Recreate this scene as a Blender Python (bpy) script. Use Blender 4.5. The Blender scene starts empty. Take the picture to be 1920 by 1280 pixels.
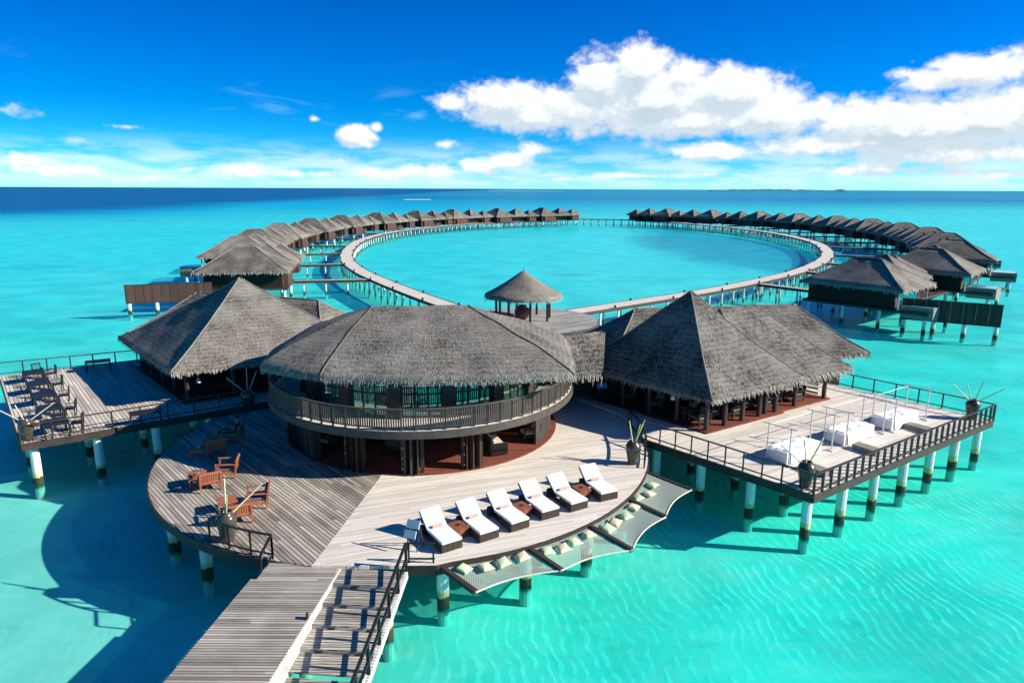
import bpy, bmesh, math, random
from mathutils import Vector, Matrix, noise as mnoise
random.seed(7)
S = bpy.context.scene
PI = math.pi
# ------------------------------------------------------------------ camera
HC = 14.7; FP = 1280.0; PITCH = math.atan(286/1280.0); ROLL = math.radians(0.24)
cam = bpy.data.cameras.new('camera'); cam.lens = 24.0; cam.sensor_width = 36.0
cam.clip_start = 0.1; cam.clip_end = 90000
co = bpy.data.objects.new('camera', cam); S.collection.objects.link(co)
co.matrix_world = Matrix.Translation((0, 0, HC)) @ Matrix.Rotation(PI/2-PITCH, 4, 'X') @ Matrix.Rotation(ROLL, 4, 'Z')
S.camera = co
# ------------------------------------------------------------------ survey helpers (drone-photo ray to a point on a level)
def ray(x, y):
    u = (x-960)/FP; v = (640-y)/FP; c, s = math.cos(ROLL), math.sin(ROLL)
    d = (u*c - v*s, 1.0, u*s + v*c)
    return Vector((d[0], d[1]*math.cos(PITCH)+d[2]*math.sin(PITCH), -d[1]*math.sin(PITCH)+d[2]*math.cos(PITCH)))
def P(x, y, z=2.0):
    d = ray(x, y); t = (z-HC)/d.z; return Vector((d.x*t, d.y*t, z))
def Qz(x, y, Y):
    d = ray(x, y); return HC + d.z*Y/d.y
def sky_pt(x, y):
    d = ray(x, y).normalized(); return math.degrees(math.atan2(d.x, d.y)), math.degrees(math.asin(d.z))
# ------------------------------------------------------------------ exposure, sun
S.view_settings.view_transform = 'Standard'; S.view_settings.look = 'None'
S.view_settings.exposure = 0.84; S.view_settings.gamma = 1.0
S.cycles.transparent_max_bounces = 16; S.cycles.max_bounces = 6; S.cycles.diffuse_bounces = 2; S.cycles.glossy_bounces = 2; S.cycles.use_adaptive_sampling = True; S.cycles.adaptive_threshold = 0.02
SUN_EL = 27.0; SUN_AZ = 8.0     # light comes from +x, a little from the viewer's side
sv = Vector((math.cos(math.radians(SUN_EL))*math.cos(math.radians(SUN_AZ)), -math.cos(math.radians(SUN_EL))*math.sin(math.radians(SUN_AZ)), math.sin(math.radians(SUN_EL))))
sl = bpy.data.lights.new('sun', 'SUN'); sl.energy = 5.0; sl.angle = math.radians(0.5); sl.color = (1.0, 0.925, 0.79)
so = bpy.data.objects.new('sun', sl); S.collection.objects.link(so)
so.rotation_euler = sv.to_track_quat('Z', 'Y').to_euler()
# ------------------------------------------------------------------ node helpers
class NT:
    def __init__(s, tree): s.t = tree; s.n = tree.nodes; s.l = tree.links
    def new(s, typ, **kw):
        n = s.n.new(typ)
        for k, v in kw.items():
            if k.startswith('i_'):
                key = k[2:]
                sock = n.inputs[int(key)] if key.isdigit() else n.inputs[key.replace('_', ' ')]
                s.put(sock, v)
            else: setattr(n, k, v)
        return n
    def put(s, sock, v):
        if isinstance(v, bpy.types.NodeSocket): s.l.new(v, sock)
        elif v is not None:
            if sock.type == 'RGBA' and len(v) == 3: v = (*v, 1)
            sock.default_value = v
    def m(s, op, a, b=None, c=None, clamp=False):
        n = s.n.new('ShaderNodeMath'); n.operation = op; n.use_clamp = clamp
        s.put(n.inputs[0], a)
        if b is not None: s.put(n.inputs[1], b)
        if c is not None: s.put(n.inputs[2], c)
        return n.outputs[0]
    def v(s, op, a, b=None):
        n = s.n.new('ShaderNodeVectorMath'); n.operation = op; s.put(n.inputs[0], a)
        if b is not None:
            if op == 'SCALE': s.put(n.inputs['Scale'], b)
            else: s.put(n.inputs[1], b)
        return n.outputs['Value'] if op in ('LENGTH', 'DOT_PRODUCT', 'DISTANCE') else n.outputs[0]
    def mix(s, f, a, b, mode='MIX'):
        n = s.n.new('ShaderNodeMix'); n.data_type = 'RGBA'; n.blend_type = mode
        s.put(n.inputs[0], f); s.put(n.inputs[6], a); s.put(n.inputs[7], b); return n.outputs[2]
    def ramp(s, f, pts, interp='LINEAR'):
        n = s.n.new('ShaderNodeValToRGB'); s.put(n.inputs[0], f); e = n.color_ramp; e.interpolation = interp
        while len(e.elements) < len(pts): e.elements.new(0.5)
        for k, (p, c) in enumerate(pts): e.elements[k].position = p; e.elements[k].color = (*c, 1) if len(c) == 3 else c
        return n.outputs[0]
    def mr(s, f, a, b, c=0.0, d=1.0, smooth=True):
        n = s.n.new('ShaderNodeMapRange'); n.interpolation_type = 'SMOOTHSTEP' if smooth else 'LINEAR'
        s.put(n.inputs[0], f); n.inputs[1].default_value = a; n.inputs[2].default_value = b; n.inputs[3].default_value = c; n.inputs[4].default_value = d
        return n.outputs[0]
    def noise(s, vec, scale, detail=4, rough=0.55, dist=0.0, typ='FBM'):
        n = s.n.new('ShaderNodeTexNoise'); n.noise_type = typ; s.put(n.inputs['Vector'], vec)
        n.inputs['Scale'].default_value = scale; n.inputs['Detail'].default_value = detail; n.inputs['Roughness'].default_value = rough; n.inputs['Distortion'].default_value = dist
        return n.outputs[0]
    def xyz(s, vec):
        n = s.n.new('ShaderNodeSeparateXYZ'); s.put(n.inputs[0], vec); return n.outputs
    def comb(s, x, y, z=0.0):
        n = s.n.new('ShaderNodeCombineXYZ'); s.put(n.inputs[0], x); s.put(n.inputs[1], y); s.put(n.inputs[2], z); return n.outputs[0]
# ------------------------------------------------------------------ world: Nishita sky with a cloud layer
W = bpy.data.worlds.new('World'); S.world = W; W.use_nodes = True
w = NT(W.node_tree); W.node_tree.nodes.clear()
tc = w.new('ShaderNodeTexCoord').outputs['Generated']
dz = w.xyz(tc)
el = w.m('MULTIPLY', w.m('ARCSINE', dz[2]), 57.29578)
az = w.m('MULTIPLY', w.m('ARCTAN2', dz[0], dz[1]), 57.29578)
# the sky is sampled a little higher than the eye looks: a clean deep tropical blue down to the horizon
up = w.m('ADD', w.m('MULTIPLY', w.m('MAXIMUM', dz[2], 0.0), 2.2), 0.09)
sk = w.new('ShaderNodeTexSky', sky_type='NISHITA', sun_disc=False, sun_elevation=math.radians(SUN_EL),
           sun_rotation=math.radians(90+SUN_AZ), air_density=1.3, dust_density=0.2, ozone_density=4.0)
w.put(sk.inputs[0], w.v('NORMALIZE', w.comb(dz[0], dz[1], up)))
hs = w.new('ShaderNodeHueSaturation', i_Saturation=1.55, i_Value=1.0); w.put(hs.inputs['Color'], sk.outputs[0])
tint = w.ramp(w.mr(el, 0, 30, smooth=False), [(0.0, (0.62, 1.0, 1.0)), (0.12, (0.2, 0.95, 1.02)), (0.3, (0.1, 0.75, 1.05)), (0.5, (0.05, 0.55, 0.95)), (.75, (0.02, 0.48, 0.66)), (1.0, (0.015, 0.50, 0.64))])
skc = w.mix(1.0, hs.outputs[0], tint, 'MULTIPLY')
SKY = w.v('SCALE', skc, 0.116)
p2 = w.comb(az, el, 0.0)
BL = [  # clouds: centre and half-size as seen in the survey photo, strength
 (1195,130,75,62,1.2),(1130,160,95,70,1.2),(1075,205,110,62,1.1),(940,190,125,48,1.1),(850,195,60,30,.9),(1000,215,180,42,1.1),(1230,190,160,85,1.2),
 (1370,175,120,58,1.2),(1440,215,120,55,1.1),(1290,225,260,42,1.1),(1530,215,60,40,.8),(1600,230,110,45,1.0),(1700,235,190,62,1.2),(1850,225,160,62,1.2),
 (1600,270,260,26,1.0),(1790,285,240,30,1.0),(1760,150,75,28,.9),(1850,130,120,34,1.0),(1700,140,45,16,.6),(2000,200,160,70,1.2),(1330,282,100,24,1.0),
 (670,255,46,30,1.1),(705,240,18,14,.7),(836,270,30,12,.7),(955,300,75,26,.9),(1000,282,42,20,.8),(590,223,14,8,.5),(1280,150,60,50,1.0),
 (30,300,90,20,.75),(110,318,110,20,.7),(290,335,110,12,.6),(345,318,60,12,.6),(450,318,90,16,.7),(560,326,120,13,.65),(700,325,90,16,.7),(800,320,80,20,.75),(900,312,60,20,.75),(1055,335,40,7,.6),(1190,330,150,9,.6),(1330,326,90,9,.6),(1640,318,150,16,.7),(1850,325,140,14,.65),(160,266,85,13,.42),(0,205,90,14,.35),(640,300,90,10,.4),(235,238,40,6,.35)]
def density(vec):
    acc = None
    for (x, y, a, b, s_) in BL:
        cx, cy = sky_pt(x, y)
        q = w.v('MULTIPLY', w.v('SUBTRACT', vec, (cx, cy, 0)), (1/(a*.049), 1/(b*.049), 1))
        g = w.m('MULTIPLY', w.m('SUBTRACT', 1.0, w.v('LENGTH', q)), s_)
        acc = g if acc is None else w.m('SMOOTH_MAX', acc, g, 0.22)
    vs = w.v('MULTIPLY', vec, (1.0, 1.35, 1.0))
    wob = w.new('ShaderNodeTexNoise'); w.put(wob.inputs['Vector'], vs); wob.inputs['Scale'].default_value = .55; wob.inputs['Detail'].default_value = 3
    vd = w.v('ADD', vs, w.v('SCALE', w.v('SUBTRACT', wob.outputs['Color'], (.5, .5, .5)), 1.5))
    vo = w.new('ShaderNodeTexVoronoi', feature='F1'); w.put(vo.inputs['Vector'], vd)
    vo.inputs['Scale'].default_value = .42; vo.inputs['Detail'].default_value = 3.0; vo.inputs['Roughness'].default_value = .55
    bil = w.m('SUBTRACT', .55, vo.outputs['Distance'])
    fb = w.m('SUBTRACT', w.noise(vs, 1.1, 7, .62), .5)
    return w.m('ADD', w.m('ADD', w.m('MULTIPLY', acc, 1.25), w.m('MULTIPLY', bil, .42)), w.m('MULTIPLY', fb, .72))
d0 = density(p2)
d1 = density(w.v('ADD', p2, (0.5, 1.05, 0)))
al = w.mr(d0, 0.02, 0.62)
lit = w.mr(w.m('SUBTRACT', d0, d1), -0.25, 0.38)      # towards the sun and up the cloud thins: bright tops, grey bases
thick = w.mr(d0, 0.3, 1.15)
cl = w.mix(w.m('ADD', w.m('MULTIPLY', lit, .75), w.m('MULTIPLY', w.m('SUBTRACT', 1.0, thick), .3), clamp=True), (0.31, 0.39, 0.45), (.62, .62, .62))
# low far bank along the horizon and thin high wisps
q = w.v('MULTIPLY', p2, (0.16, 0.9, 1.0))
nb = w.noise(q, 1.0, 6, .58, .3)
bandm = w.m('MULTIPLY', w.mr(el, 0.0, 0.5), w.mr(el, 4.2, 1.6))
band = w.m('MULTIPLY', w.m('MULTIPLY', w.mr(nb, .36, .62), bandm), .6)
frontm = w.mr(w.m('ABSOLUTE', az), 95, 55)
band = w.m('MULTIPLY', band, frontm)
ws = w.noise(w.v('MULTIPLY', p2, (0.07, 0.42, 1.0)), 1.3, 7, .62, .8)
wisp = w.m('MULTIPLY', w.m('MULTIPLY', w.mr(ws, .56, .80), w.mr(el, 11, 4)), .5); wisp = w.m('MULTIPLY', wisp, w.mr(w.m('ABSOLUTE', az), 95, 55))
hz = w.m('MULTIPLY', w.m('MULTIPLY', w.mr(el, 2.6, 0.0), .34), frontm)
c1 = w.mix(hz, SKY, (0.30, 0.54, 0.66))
c2 = w.mix(wisp, c1, (0.25, 0.50, 0.66))
c3 = w.mix(band, c2, (0.52, 0.62, 0.68))
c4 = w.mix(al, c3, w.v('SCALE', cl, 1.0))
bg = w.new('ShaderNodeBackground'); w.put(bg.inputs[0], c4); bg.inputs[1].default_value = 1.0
W.cycles.sampling_method = 'MANUAL'; W.cycles.sample_map_resolution = 256
ow = w.new('ShaderNodeOutputWorld'); w.l.new(bg.outputs[0], ow.inputs[0])
# ------------------------------------------------------------------ materials
def material(name):
    m = bpy.data.materials.new(name); m.use_nodes = True; m.node_tree.nodes.clear(); return m, NT(m.node_tree)
def finish(n, shader): o = n.new('ShaderNodeOutputMaterial'); n.l.new(shader, o.inputs[0])
def bsdf(n, col, rough=.7, metal=0.0, bump=None, bs=.3, bd=.02, spec=.3):
    b = n.new('ShaderNodeBsdfPrincipled'); n.put(b.inputs['Base Color'], col); n.put(b.inputs['Roughness'], rough); b.inputs['Metallic'].default_value = metal
    b.inputs['Specular IOR Level'].default_value = spec
    if bump is not None:
        k = n.new('ShaderNodeBump'); k.inputs['Strength'].default_value = bs; k.inputs['Distance'].default_value = bd; n.put(k.inputs['Height'], bump); n.l.new(k.outputs[0], b.inputs['Normal'])
    return b.outputs[0]
def plain(name, col, rough=.7, var=.25, scale=6.0, bs=.25, spec=.3, grain=(1, 1, 1)):
    m, n = material(name); tc = n.new('ShaderNodeTexCoord').outputs['Object']
    v = n.v('MULTIPLY', tc, grain)
    a = n.noise(v, scale, 5, .6); b = n.noise(tc, scale*.23, 3)
    f = n.m('ADD', n.m('MULTIPLY', a, .6), n.m('MULTIPLY', b, .4))
    c = n.mix(n.mr(f, .25, .75), tuple(x*(1-var) for x in col), tuple(min(1, x*(1+var)) for x in col))
    finish(n, bsdf(n, c, rough, bump=a, bs=bs, spec=spec)); return m
def planks(name, dark, light, ang, width, gap=.07, gapcol=(.02, .018, .016), rough=.75, local=False, stain=.5, var=1.0, seglen=3.2):
    m, n = material(name)
    pos = n.new('ShaderNodeTexCoord').outputs['Object'] if local else n.new('ShaderNodeNewGeometry').outputs['Position']
    ca, sa = math.cos(ang), math.sin(ang)
    o = n.xyz(pos)
    t = n.m('ADD', n.m('MULTIPLY', o[0], -sa), n.m('MULTIPLY', o[1], ca))     # across the boards
    s = n.m('ADD', n.m('MULTIPLY', o[0], ca), n.m('MULTIPLY', o[1], sa))      # along the boards
    k = n.m('DIVIDE', t, width); idx = n.m('FLOOR', k); fr = n.m('SUBTRACT', k, idx)
    wn = n.new('ShaderNodeTexWhiteNoise', noise_dimensions='1D'); n.put(wn.inputs['W'], idx)
    seg = n.m('FLOOR', n.m('ADD', n.m('DIVIDE', s, seglen), n.m('MULTIPLY', wn.outputs['Value'], 7.0)))
    wn2 = n.new('ShaderNodeTexWhiteNoise', noise_dimensions='2D'); n.put(wn2.inputs['Vector'], n.comb(idx, seg))
    gr = n.noise(n.comb(n.m('MULTIPLY', s, .9), n.m('MULTIPLY', t, 22.0), n.m('MULTIPLY', idx, 3.7)), 1.6, 6, .65)
    big = n.noise(pos, .35, 4, .6)
    f = n.m('ADD', n.m('ADD', n.m('MULTIPLY', wn2.outputs['Value'], .42*var), n.m('MULTIPLY', gr, .45)), n.m('MULTIPLY', n.m('SUBTRACT', big, .5), stain))
    c = n.mix(n.mr(f, .18, .82, smooth=False), dark, light)
    g = n.m('MINIMUM', fr, n.m('SUBTRACT', 1.0, fr)); gm = n.mr(g, gap*.35, gap)
    end = n.m('SUBTRACT', n.m('DIVIDE', s, 3.2), n.m('FLOOR', n.m('DIVIDE', s, 3.2)))
    c = n.mix(gm, gapcol, c)
    h = n.m('ADD', n.m('MULTIPLY', gm, 1.0), n.m('MULTIPLY', gr, .15))
    finish(n, bsdf(n, c, rough, bump=h, bs=.6, bd=.02, spec=.25)); return m
def thatch(name, dark, light):
    m, n = material(name); uv = n.new('ShaderNodeTexCoord').outputs['UV']; pos = n.new('ShaderNodeNewGeometry').outputs['Position']
    wob = n.noise(pos, 1.2, 3)
    st = n.noise(n.v('MULTIPLY', uv, (15, 2.6, 1)), 1.6, 6, .7, .4)
    st2 = n.noise(n.v('MULTIPLY', uv, (5, 1.7, 1)), 1.5, 5, .65, .9)
    lay = n.m('ADD', n.m('MULTIPLY', n.xyz(uv)[1], 3.1), n.m('ADD', n.m('MULTIPLY', wob, 1.6), n.m('MULTIPLY', st, .9)))
    fr = n.m('SUBTRACT', lay, n.m('FLOOR', lay))
    big = n.noise(pos, .5, 4, .6)
    f = n.m('ADD', n.m('ADD', n.m('MULTIPLY', st, .55), n.m('MULTIPLY', st2, .4)), n.m('ADD', n.m('MULTIPLY', fr, .10), n.m('ADD', n.m('MULTIPLY', n.m('SUBTRACT', big, .5), .45), n.m('MULTIPLY', n.m('SUBTRACT', n.new('ShaderNodeObjectInfo').outputs['Random'], .5), .09))))
    c = n.mix(n.mr(f, .42, .70, smooth=False), dark, light)
    h = n.m('ADD', n.m('ADD', n.m('MULTIPLY', st, 1.0), n.m('MULTIPLY', fr, .12)), n.m('MULTIPLY', st2, .7))
    finish(n, bsdf(n, c, .95, bump=h, bs=.5, bd=.035, spec=.06)); return m
M = {}
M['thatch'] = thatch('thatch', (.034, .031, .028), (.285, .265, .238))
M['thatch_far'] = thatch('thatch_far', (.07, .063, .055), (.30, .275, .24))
M['seam'] = plain('roof_seam', (.11, .095, .08), .95, .4, 7)
M['straw'] = plain('straw', (.27, .25, .22), .95, .45, 9)
M['ridge'] = plain('ridge_straw', (.21, .195, .175), .95, .35, 7)
M['dark'] = plain('dark_brown_paint', (.040, .030, .026), .55, .35, 5)
M['rail'] = plain('rail_wood', (.050, .036, .030), .6, .4, 7)
M['balc'] = plain('balcony_wood', (.078, .064, .055), .6, .35, 6)
M['wall'] = planks('wall_boards', (.060, .031, .025), (.125, .062, .049), 0, .3, .05, (.02, .013, .01), local=True)
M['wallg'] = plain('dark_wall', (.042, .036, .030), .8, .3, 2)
M['redfloor'] = planks('red_floor', (.13, .038, .026), (.28, .085, .055), 0, .12, .08)
M['teak'] = plain('teak', (.34, .12, .065), .5, .3, 8, grain=(1, 6, 6))
M['redwood'] = planks('redwood_top', (.19, .06, .035), (.34, .12, .07), .5, .09, .1, local=True)
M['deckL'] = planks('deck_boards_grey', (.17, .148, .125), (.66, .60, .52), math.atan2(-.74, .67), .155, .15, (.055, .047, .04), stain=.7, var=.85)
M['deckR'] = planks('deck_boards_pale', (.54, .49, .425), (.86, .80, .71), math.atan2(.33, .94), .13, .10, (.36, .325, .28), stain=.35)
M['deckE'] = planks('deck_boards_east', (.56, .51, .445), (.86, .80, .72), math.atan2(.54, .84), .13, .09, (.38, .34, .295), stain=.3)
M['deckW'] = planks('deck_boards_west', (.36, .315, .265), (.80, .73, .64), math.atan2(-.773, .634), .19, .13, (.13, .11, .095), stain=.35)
M['walk'] = planks('walkway_boards', (.30, .285, .265), (.52, .495, .46), 0, .16, .1, (.15, .14, .13))
M['pier'] = planks('pier_boards', (.20, .18, .155), (.68, .64, .57), .0, .115, .16, (.06, .053, .045), stain=.75, var=.75, seglen=60.0)
M['skirt'] = planks('skirt_boards', (.50, .48, .44), (.72, .70, .66), .0, .12, .14, (.2, .19, .17))
M['white'] = plain('white_canvas', (.82, .81, .79), .85, .06, 3, .2)
M['cream'] = plain('cream_cushion', (.58, .53, .44), .9, .15, 4)
M['grey'] = plain('grey_board', (.22, .215, .19), .8, .12, 4)
M['greyc'] = plain('grey_cushion', (.13, .13, .12), .9, .2, 4)
M['olive'] = plain('olive_cushion', (.24, .25, .09), .9, .25, 4)
M['wicker'] = planks('dark_wicker', (.035, .026, .022), (.085, .068, .058), 0, .05, .2, (.012, .01, .009), local=True)
M['pink'] = plain('pink_towel', (.55, .30, .26), .95, .2, 8)
M['green_p'] = plain('green_pillow', (.56, .70, .42), .95, .2, 6)
M['yellow_p'] = plain('yellow_pillow', (.76, .66, .42), .95, .2, 6)
M['vase'] = plain('glazed_vase', (.060, .048, .038), .22, .35, 5, .1, spec=.6)
M['pot'] = plain('red_clay_pot', (.16, .05, .04), .45, .3, 5)
M['bamboo'] = plain('bamboo', (.60, .55, .38), .6, .25, 6, grain=(3, 3, .6))
M['bamboog'] = plain('bamboo_green', (.38, .44, .20), .6, .25, 6, grain=(3, 3, .6))
M['metal'] = plain('white_pole', (.62, .63, .62), .4, .1, 4)
M['black'] = plain('black_metal', (.016, .017, .02), .45, .2, 6)
M['red'] = plain('red_cushion', (.50, .035, .03), .8, .15, 5)
M['panel'] = plain('pale_board', (.42, .52, .56), .5, .1, 3)
M['blueboard'] = plain('blue_board', (.03, .28, .50), .5, .15, 3)
M['skin'] = plain('skin', (.42, .24, .16), .6, .1, 5)
M['hair'] = plain('hair', (.012, .010, .010), .6, .2, 20)
M['shirt'] = plain('dark_shirt', (.025, .03, .035), .9, .2, 8)
M['trouser'] = plain('dark_trousers', (.02, .025, .035), .9, .2, 8)
M['isle'] = plain('island_haze_blue', (.04, .17, .24), .9, .3, .01)  # distance haze is put into the island's blue tone
M['foam'] = plain('surf_foam', (.8, .84, .86), .9, .08, .3)
def pile_mat():
    m, n = material('white_pile'); pos = n.new('ShaderNodeNewGeometry').outputs['Position']; z = n.xyz(pos)[2]
    nz = n.noise(pos, 3.5, 4); zz = n.m('ADD', n.m('ADD', z, n.m('MULTIPLY', n.m('SUBTRACT', nz, .5), .45)), n.m('MULTIPLY', n.m('SUBTRACT', n.new('ShaderNodeObjectInfo').outputs['Random'], .5), .22))
    a = n.noise(n.v('MULTIPLY', pos, (6, 6, .8)), 1.0, 4)
    c = n.mix(n.mr(a, .35, .7), (.60, .62, .58), (.80, .81, .77))
    c = n.mix(n.mr(zz, .62, .50), c, (.52, .50, .24))
    c = n.mix(n.mr(zz, .36, .28), c, (.045, .045, .025)); c = n.mix(n.mr(zz, -.12, -.40), c, (.48, .47, .40))
    finish(n, bsdf(n, c, .8, bump=nz, bs=.4)); return m
M['pile'] = pile_mat()
def glass_mat():
    m, n = material('window_glass')
    g = n.new('ShaderNodeBsdfGlossy', i_Roughness=.03); n.put(g.inputs[0], (.55, .9, .85))
    t = n.new('ShaderNodeBsdfTransparent'); n.put(t.inputs[0], (.25, .5, .45))
    d = n.new('ShaderNodeBsdfDiffuse'); n.put(d.inputs[0], (.0, .10, .085))
    x = n.new('ShaderNodeMixShader'); x.inputs[0].default_value = .45; n.l.new(t.outputs[0], x.inputs[1]); n.l.new(d.outputs[0], x.inputs[2])
    y = n.new('ShaderNodeMixShader'); y.inputs[0].default_value = .38; n.l.new(x.outputs[0], y.inputs[1]); n.l.new(g.outputs[0], y.inputs[2])
    finish(n, y.outputs[0]); return m
M['glass'] = glass_mat()
def net_mat():
    m, n = material('net_mesh'); uv = n.new('ShaderNodeTexCoord').outputs['UV']; o = n.xyz(uv)
    def line(a):
        k = n.m('FRACT', n.m('MULTIPLY', a, 9.0)); return n.mr(n.m('ABSOLUTE', n.m('SUBTRACT', k, .5)), .30, .36)
    f = n.m('MAXIMUM', line(n.m('ADD', o[0], o[1])), line(n.m('SUBTRACT', o[0], o[1])))
    t = n.new('ShaderNodeBsdfTransparent'); d = bsdf(n, (.40, .46, .40), .9)
    x = n.new('ShaderNodeMixShader'); n.put(x.inputs[0], n.m('ADD', n.m('MULTIPLY', f, .62), .28)); n.l.new(t.outputs[0], x.inputs[1]); n.l.new(d, x.inputs[2])
    finish(n, x.outputs[0]); return m
M['net'] = net_mat()
# ------------------------------------------------------------------ mesh builder
class MB:
    def __init__(s): s.v = []; s.f = []; s.uv = {}
    def quad(s, a, b, c, d, uv=None):
        i = len(s.v); s.v += [tuple(a), tuple(b), tuple(c), tuple(d)]; s.f.append((i, i+1, i+2, i+3))
        if uv: s.uv[len(s.f)-1] = uv
    def box(s, c, size, rot=0.0, M4=None):
        hx, hy, hz = size[0]/2, size[1]/2, size[2]/2; i = len(s.v); ca, sa = math.cos(rot), math.sin(rot)
        for z in (-hz, hz):
            for (x, y) in ((-hx, -hy), (hx, -hy), (hx, hy), (-hx, hy)):
                p = Vector((x*ca-y*sa, x*sa+y*ca, z))
                if M4: p = M4 @ Vector((x, y, z))
                s.v.append((c[0]+p[0], c[1]+p[1], c[2]+p[2]))
        s.f += [(i+3, i+2, i+1, i), (i+4, i+5, i+6, i+7)] + [(i+k, i+(k+1) % 4, i+4+(k+1) % 4, i+4+k) for k in range(4)]
        return s
    def bar(s, p, q, wd, ht=None, up=(0, 0, 1)):
        p, q = Vector(p), Vector(q); d = q-p; L = d.length
        if L < 1e-6: return s
        z = d/L; upv = Vector(up)
        if abs(z.dot(upv)) > .99: upv = Vector((0, 1, 0))
        x = upv.cross(z).normalized(); y = z.cross(x); ht = ht or wd
        i = len(s.v)
        for e in (p, q):
            for (a, b) in ((-1, -1), (1, -1), (1, 1), (-1, 1)): s.v.append(tuple(e + x*a*wd/2 + y*b*ht/2))
        s.f += [(i+3, i+2, i+1, i), (i+4, i+5, i+6, i+7)] + [(i+k, i+(k+1) % 4, i+4+(k+1) % 4, i+4+k) for k in range(4)]
        return s
    def tube(s, p, q, r, r2=None, n=10, cap=True):
        p, q = Vector(p), Vector(q); d = (q-p).normalized(); r2 = r if r2 is None else r2
        u = d.orthogonal().normalized(); v = d.cross(u); i = len(s.v)
        for e, rr in ((p, r), (q, r2)):
            for k in range(n): a = 2*PI*k/n; s.v.append(tuple(e + u*math.cos(a)*rr + v*math.sin(a)*rr))
        for k in range(n): s.f.append((i+k, i+(k+1) % n, i+n+(k+1) % n, i+n+k))
        if cap: s.f += [tuple(range(i+n-1, i-1, -1)), tuple(range(i+n, i+2*n))]
        return s
    def lathe(s, c, prof, n=24):
        i = len(s.v)
        for (r, z) in prof:
            for k in range(n): a = 2*PI*k/n; s.v.append((c[0]+r*math.cos(a), c[1]+r*math.sin(a), c[2]+z))
        for j in range(len(prof)-1):
            for k in range(n): s.f.append((i+j*n+k, i+j*n+(k+1) % n, i+(j+1)*n+(k+1) % n, i+(j+1)*n+k))
        return s
    def prism(s, poly, z0, z1):
        n = len(poly); i = len(s.v)
        for z in (z0, z1):
            for p in poly: s.v.append((p[0], p[1], z))
        s.f += [tuple(range(i+n-1, i-1, -1)), tuple(range(i+n, i+2*n))] + [(i+k, i+(k+1) % n, i+n+(k+1) % n, i+n+k) for k in range(n)]
        return s
    def build(s, name, mat, parent=None, smooth=False, label=None, bevel=0.0):
        me = bpy.data.meshes.new(name); me.from_pydata(s.v, [], s.f)
        if s.uv or any(k in name for k in ('roof', 'net')):
            ul = me.uv_layers.new(name='UVMap')
            for fi, p in enumerate(me.polygons):
                uv = s.uv.get(fi)
                for k, li in enumerate(p.loop_indices):
                    co_ = me.vertices[me.loops[li].vertex_index].co
                    ul.data[li].uv = uv[k] if uv else (co_.x, co_.z*1.3+co_.y*.2)
        bm = bmesh.new(); bm.from_mesh(me); bmesh.ops.recalc_face_normals(bm, faces=bm.faces); bm.to_mesh(me); bm.free()
        if isinstance(mat, (list, tuple)):
            for k in mat: me.materials.append(k)
        else: me.materials.append(mat)
        if smooth:
            me.shade_smooth()
        o = bpy.data.objects.new(name, me); S.collection.objects.link(o)
        if parent is not None: o.parent = parent
        if label: o['label'] = label
        if bevel:
            b = o.modifiers.new('bevel', 'BEVEL'); b.width = bevel; b.segments = 2; b.limit_method = 'ANGLE'
        return o
def tag(o, label=None, cat=None, group=None, kind=None):
    if label: o['label'] = label
    if cat: o['category'] = cat
    if group: o['group'] = group
    if kind: o['kind'] = kind
    return o
def thing(name, label, cat, loc=(0, 0, 0), rz=0.0, group=None):
    o = bpy.data.objects.new(name, None); S.collection.objects.link(o); o.location = loc; o.rotation_euler = (0, 0, rz); o.empty_display_size = .3
    return tag(o, label, cat, group)
KIDS = {}
def copy_thing(root, loc=None, rz=None, label=None):
    def cp(o, par):
        c = o.copy(); S.collection.objects.link(c)
        if par is not None: c.parent = par
        for ch in [k for k in ALLKIDS(o)]: cp(ch, c)
        return c
    r = cp(root, None)
    if loc is not None: r.location = loc
    if rz is not None: r.rotation_euler = (0, 0, rz)
    if label: r['label'] = label
    return r
def ALLKIDS(o): return list(o.children)
def catmull(pts, n=10, closed=False):
    out = []; m = len(pts)
    for i in range(m-1):
        p0 = pts[max(i-1, 0)]; p1 = pts[i]; p2_ = pts[i+1]; p3 = pts[min(i+2, m-1)]
        for k in range(n):
            t = k/n; out.append(tuple(.5*((2*b)+(-a+c)*t+(2*a-5*b+4*c-d)*t*t+(-a+3*b-3*c+d)*t**3) for a, b, c, d in zip(p0, p1, p2_, p3)))
    out.append(tuple(pts[-1])); return out
def resample(pts, step):
    out = [Vector(pts[0])]; acc = 0.0
    for a, b in zip(pts, pts[1:]):
        a, b = Vector(a), Vector(b); L = (b-a).length
        while acc + L >= step:
            a = a + (b-a).normalized()*(step-acc); out.append(a.copy()); L = (b-a).length; acc = 0.0
        acc += L
    return out
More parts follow.
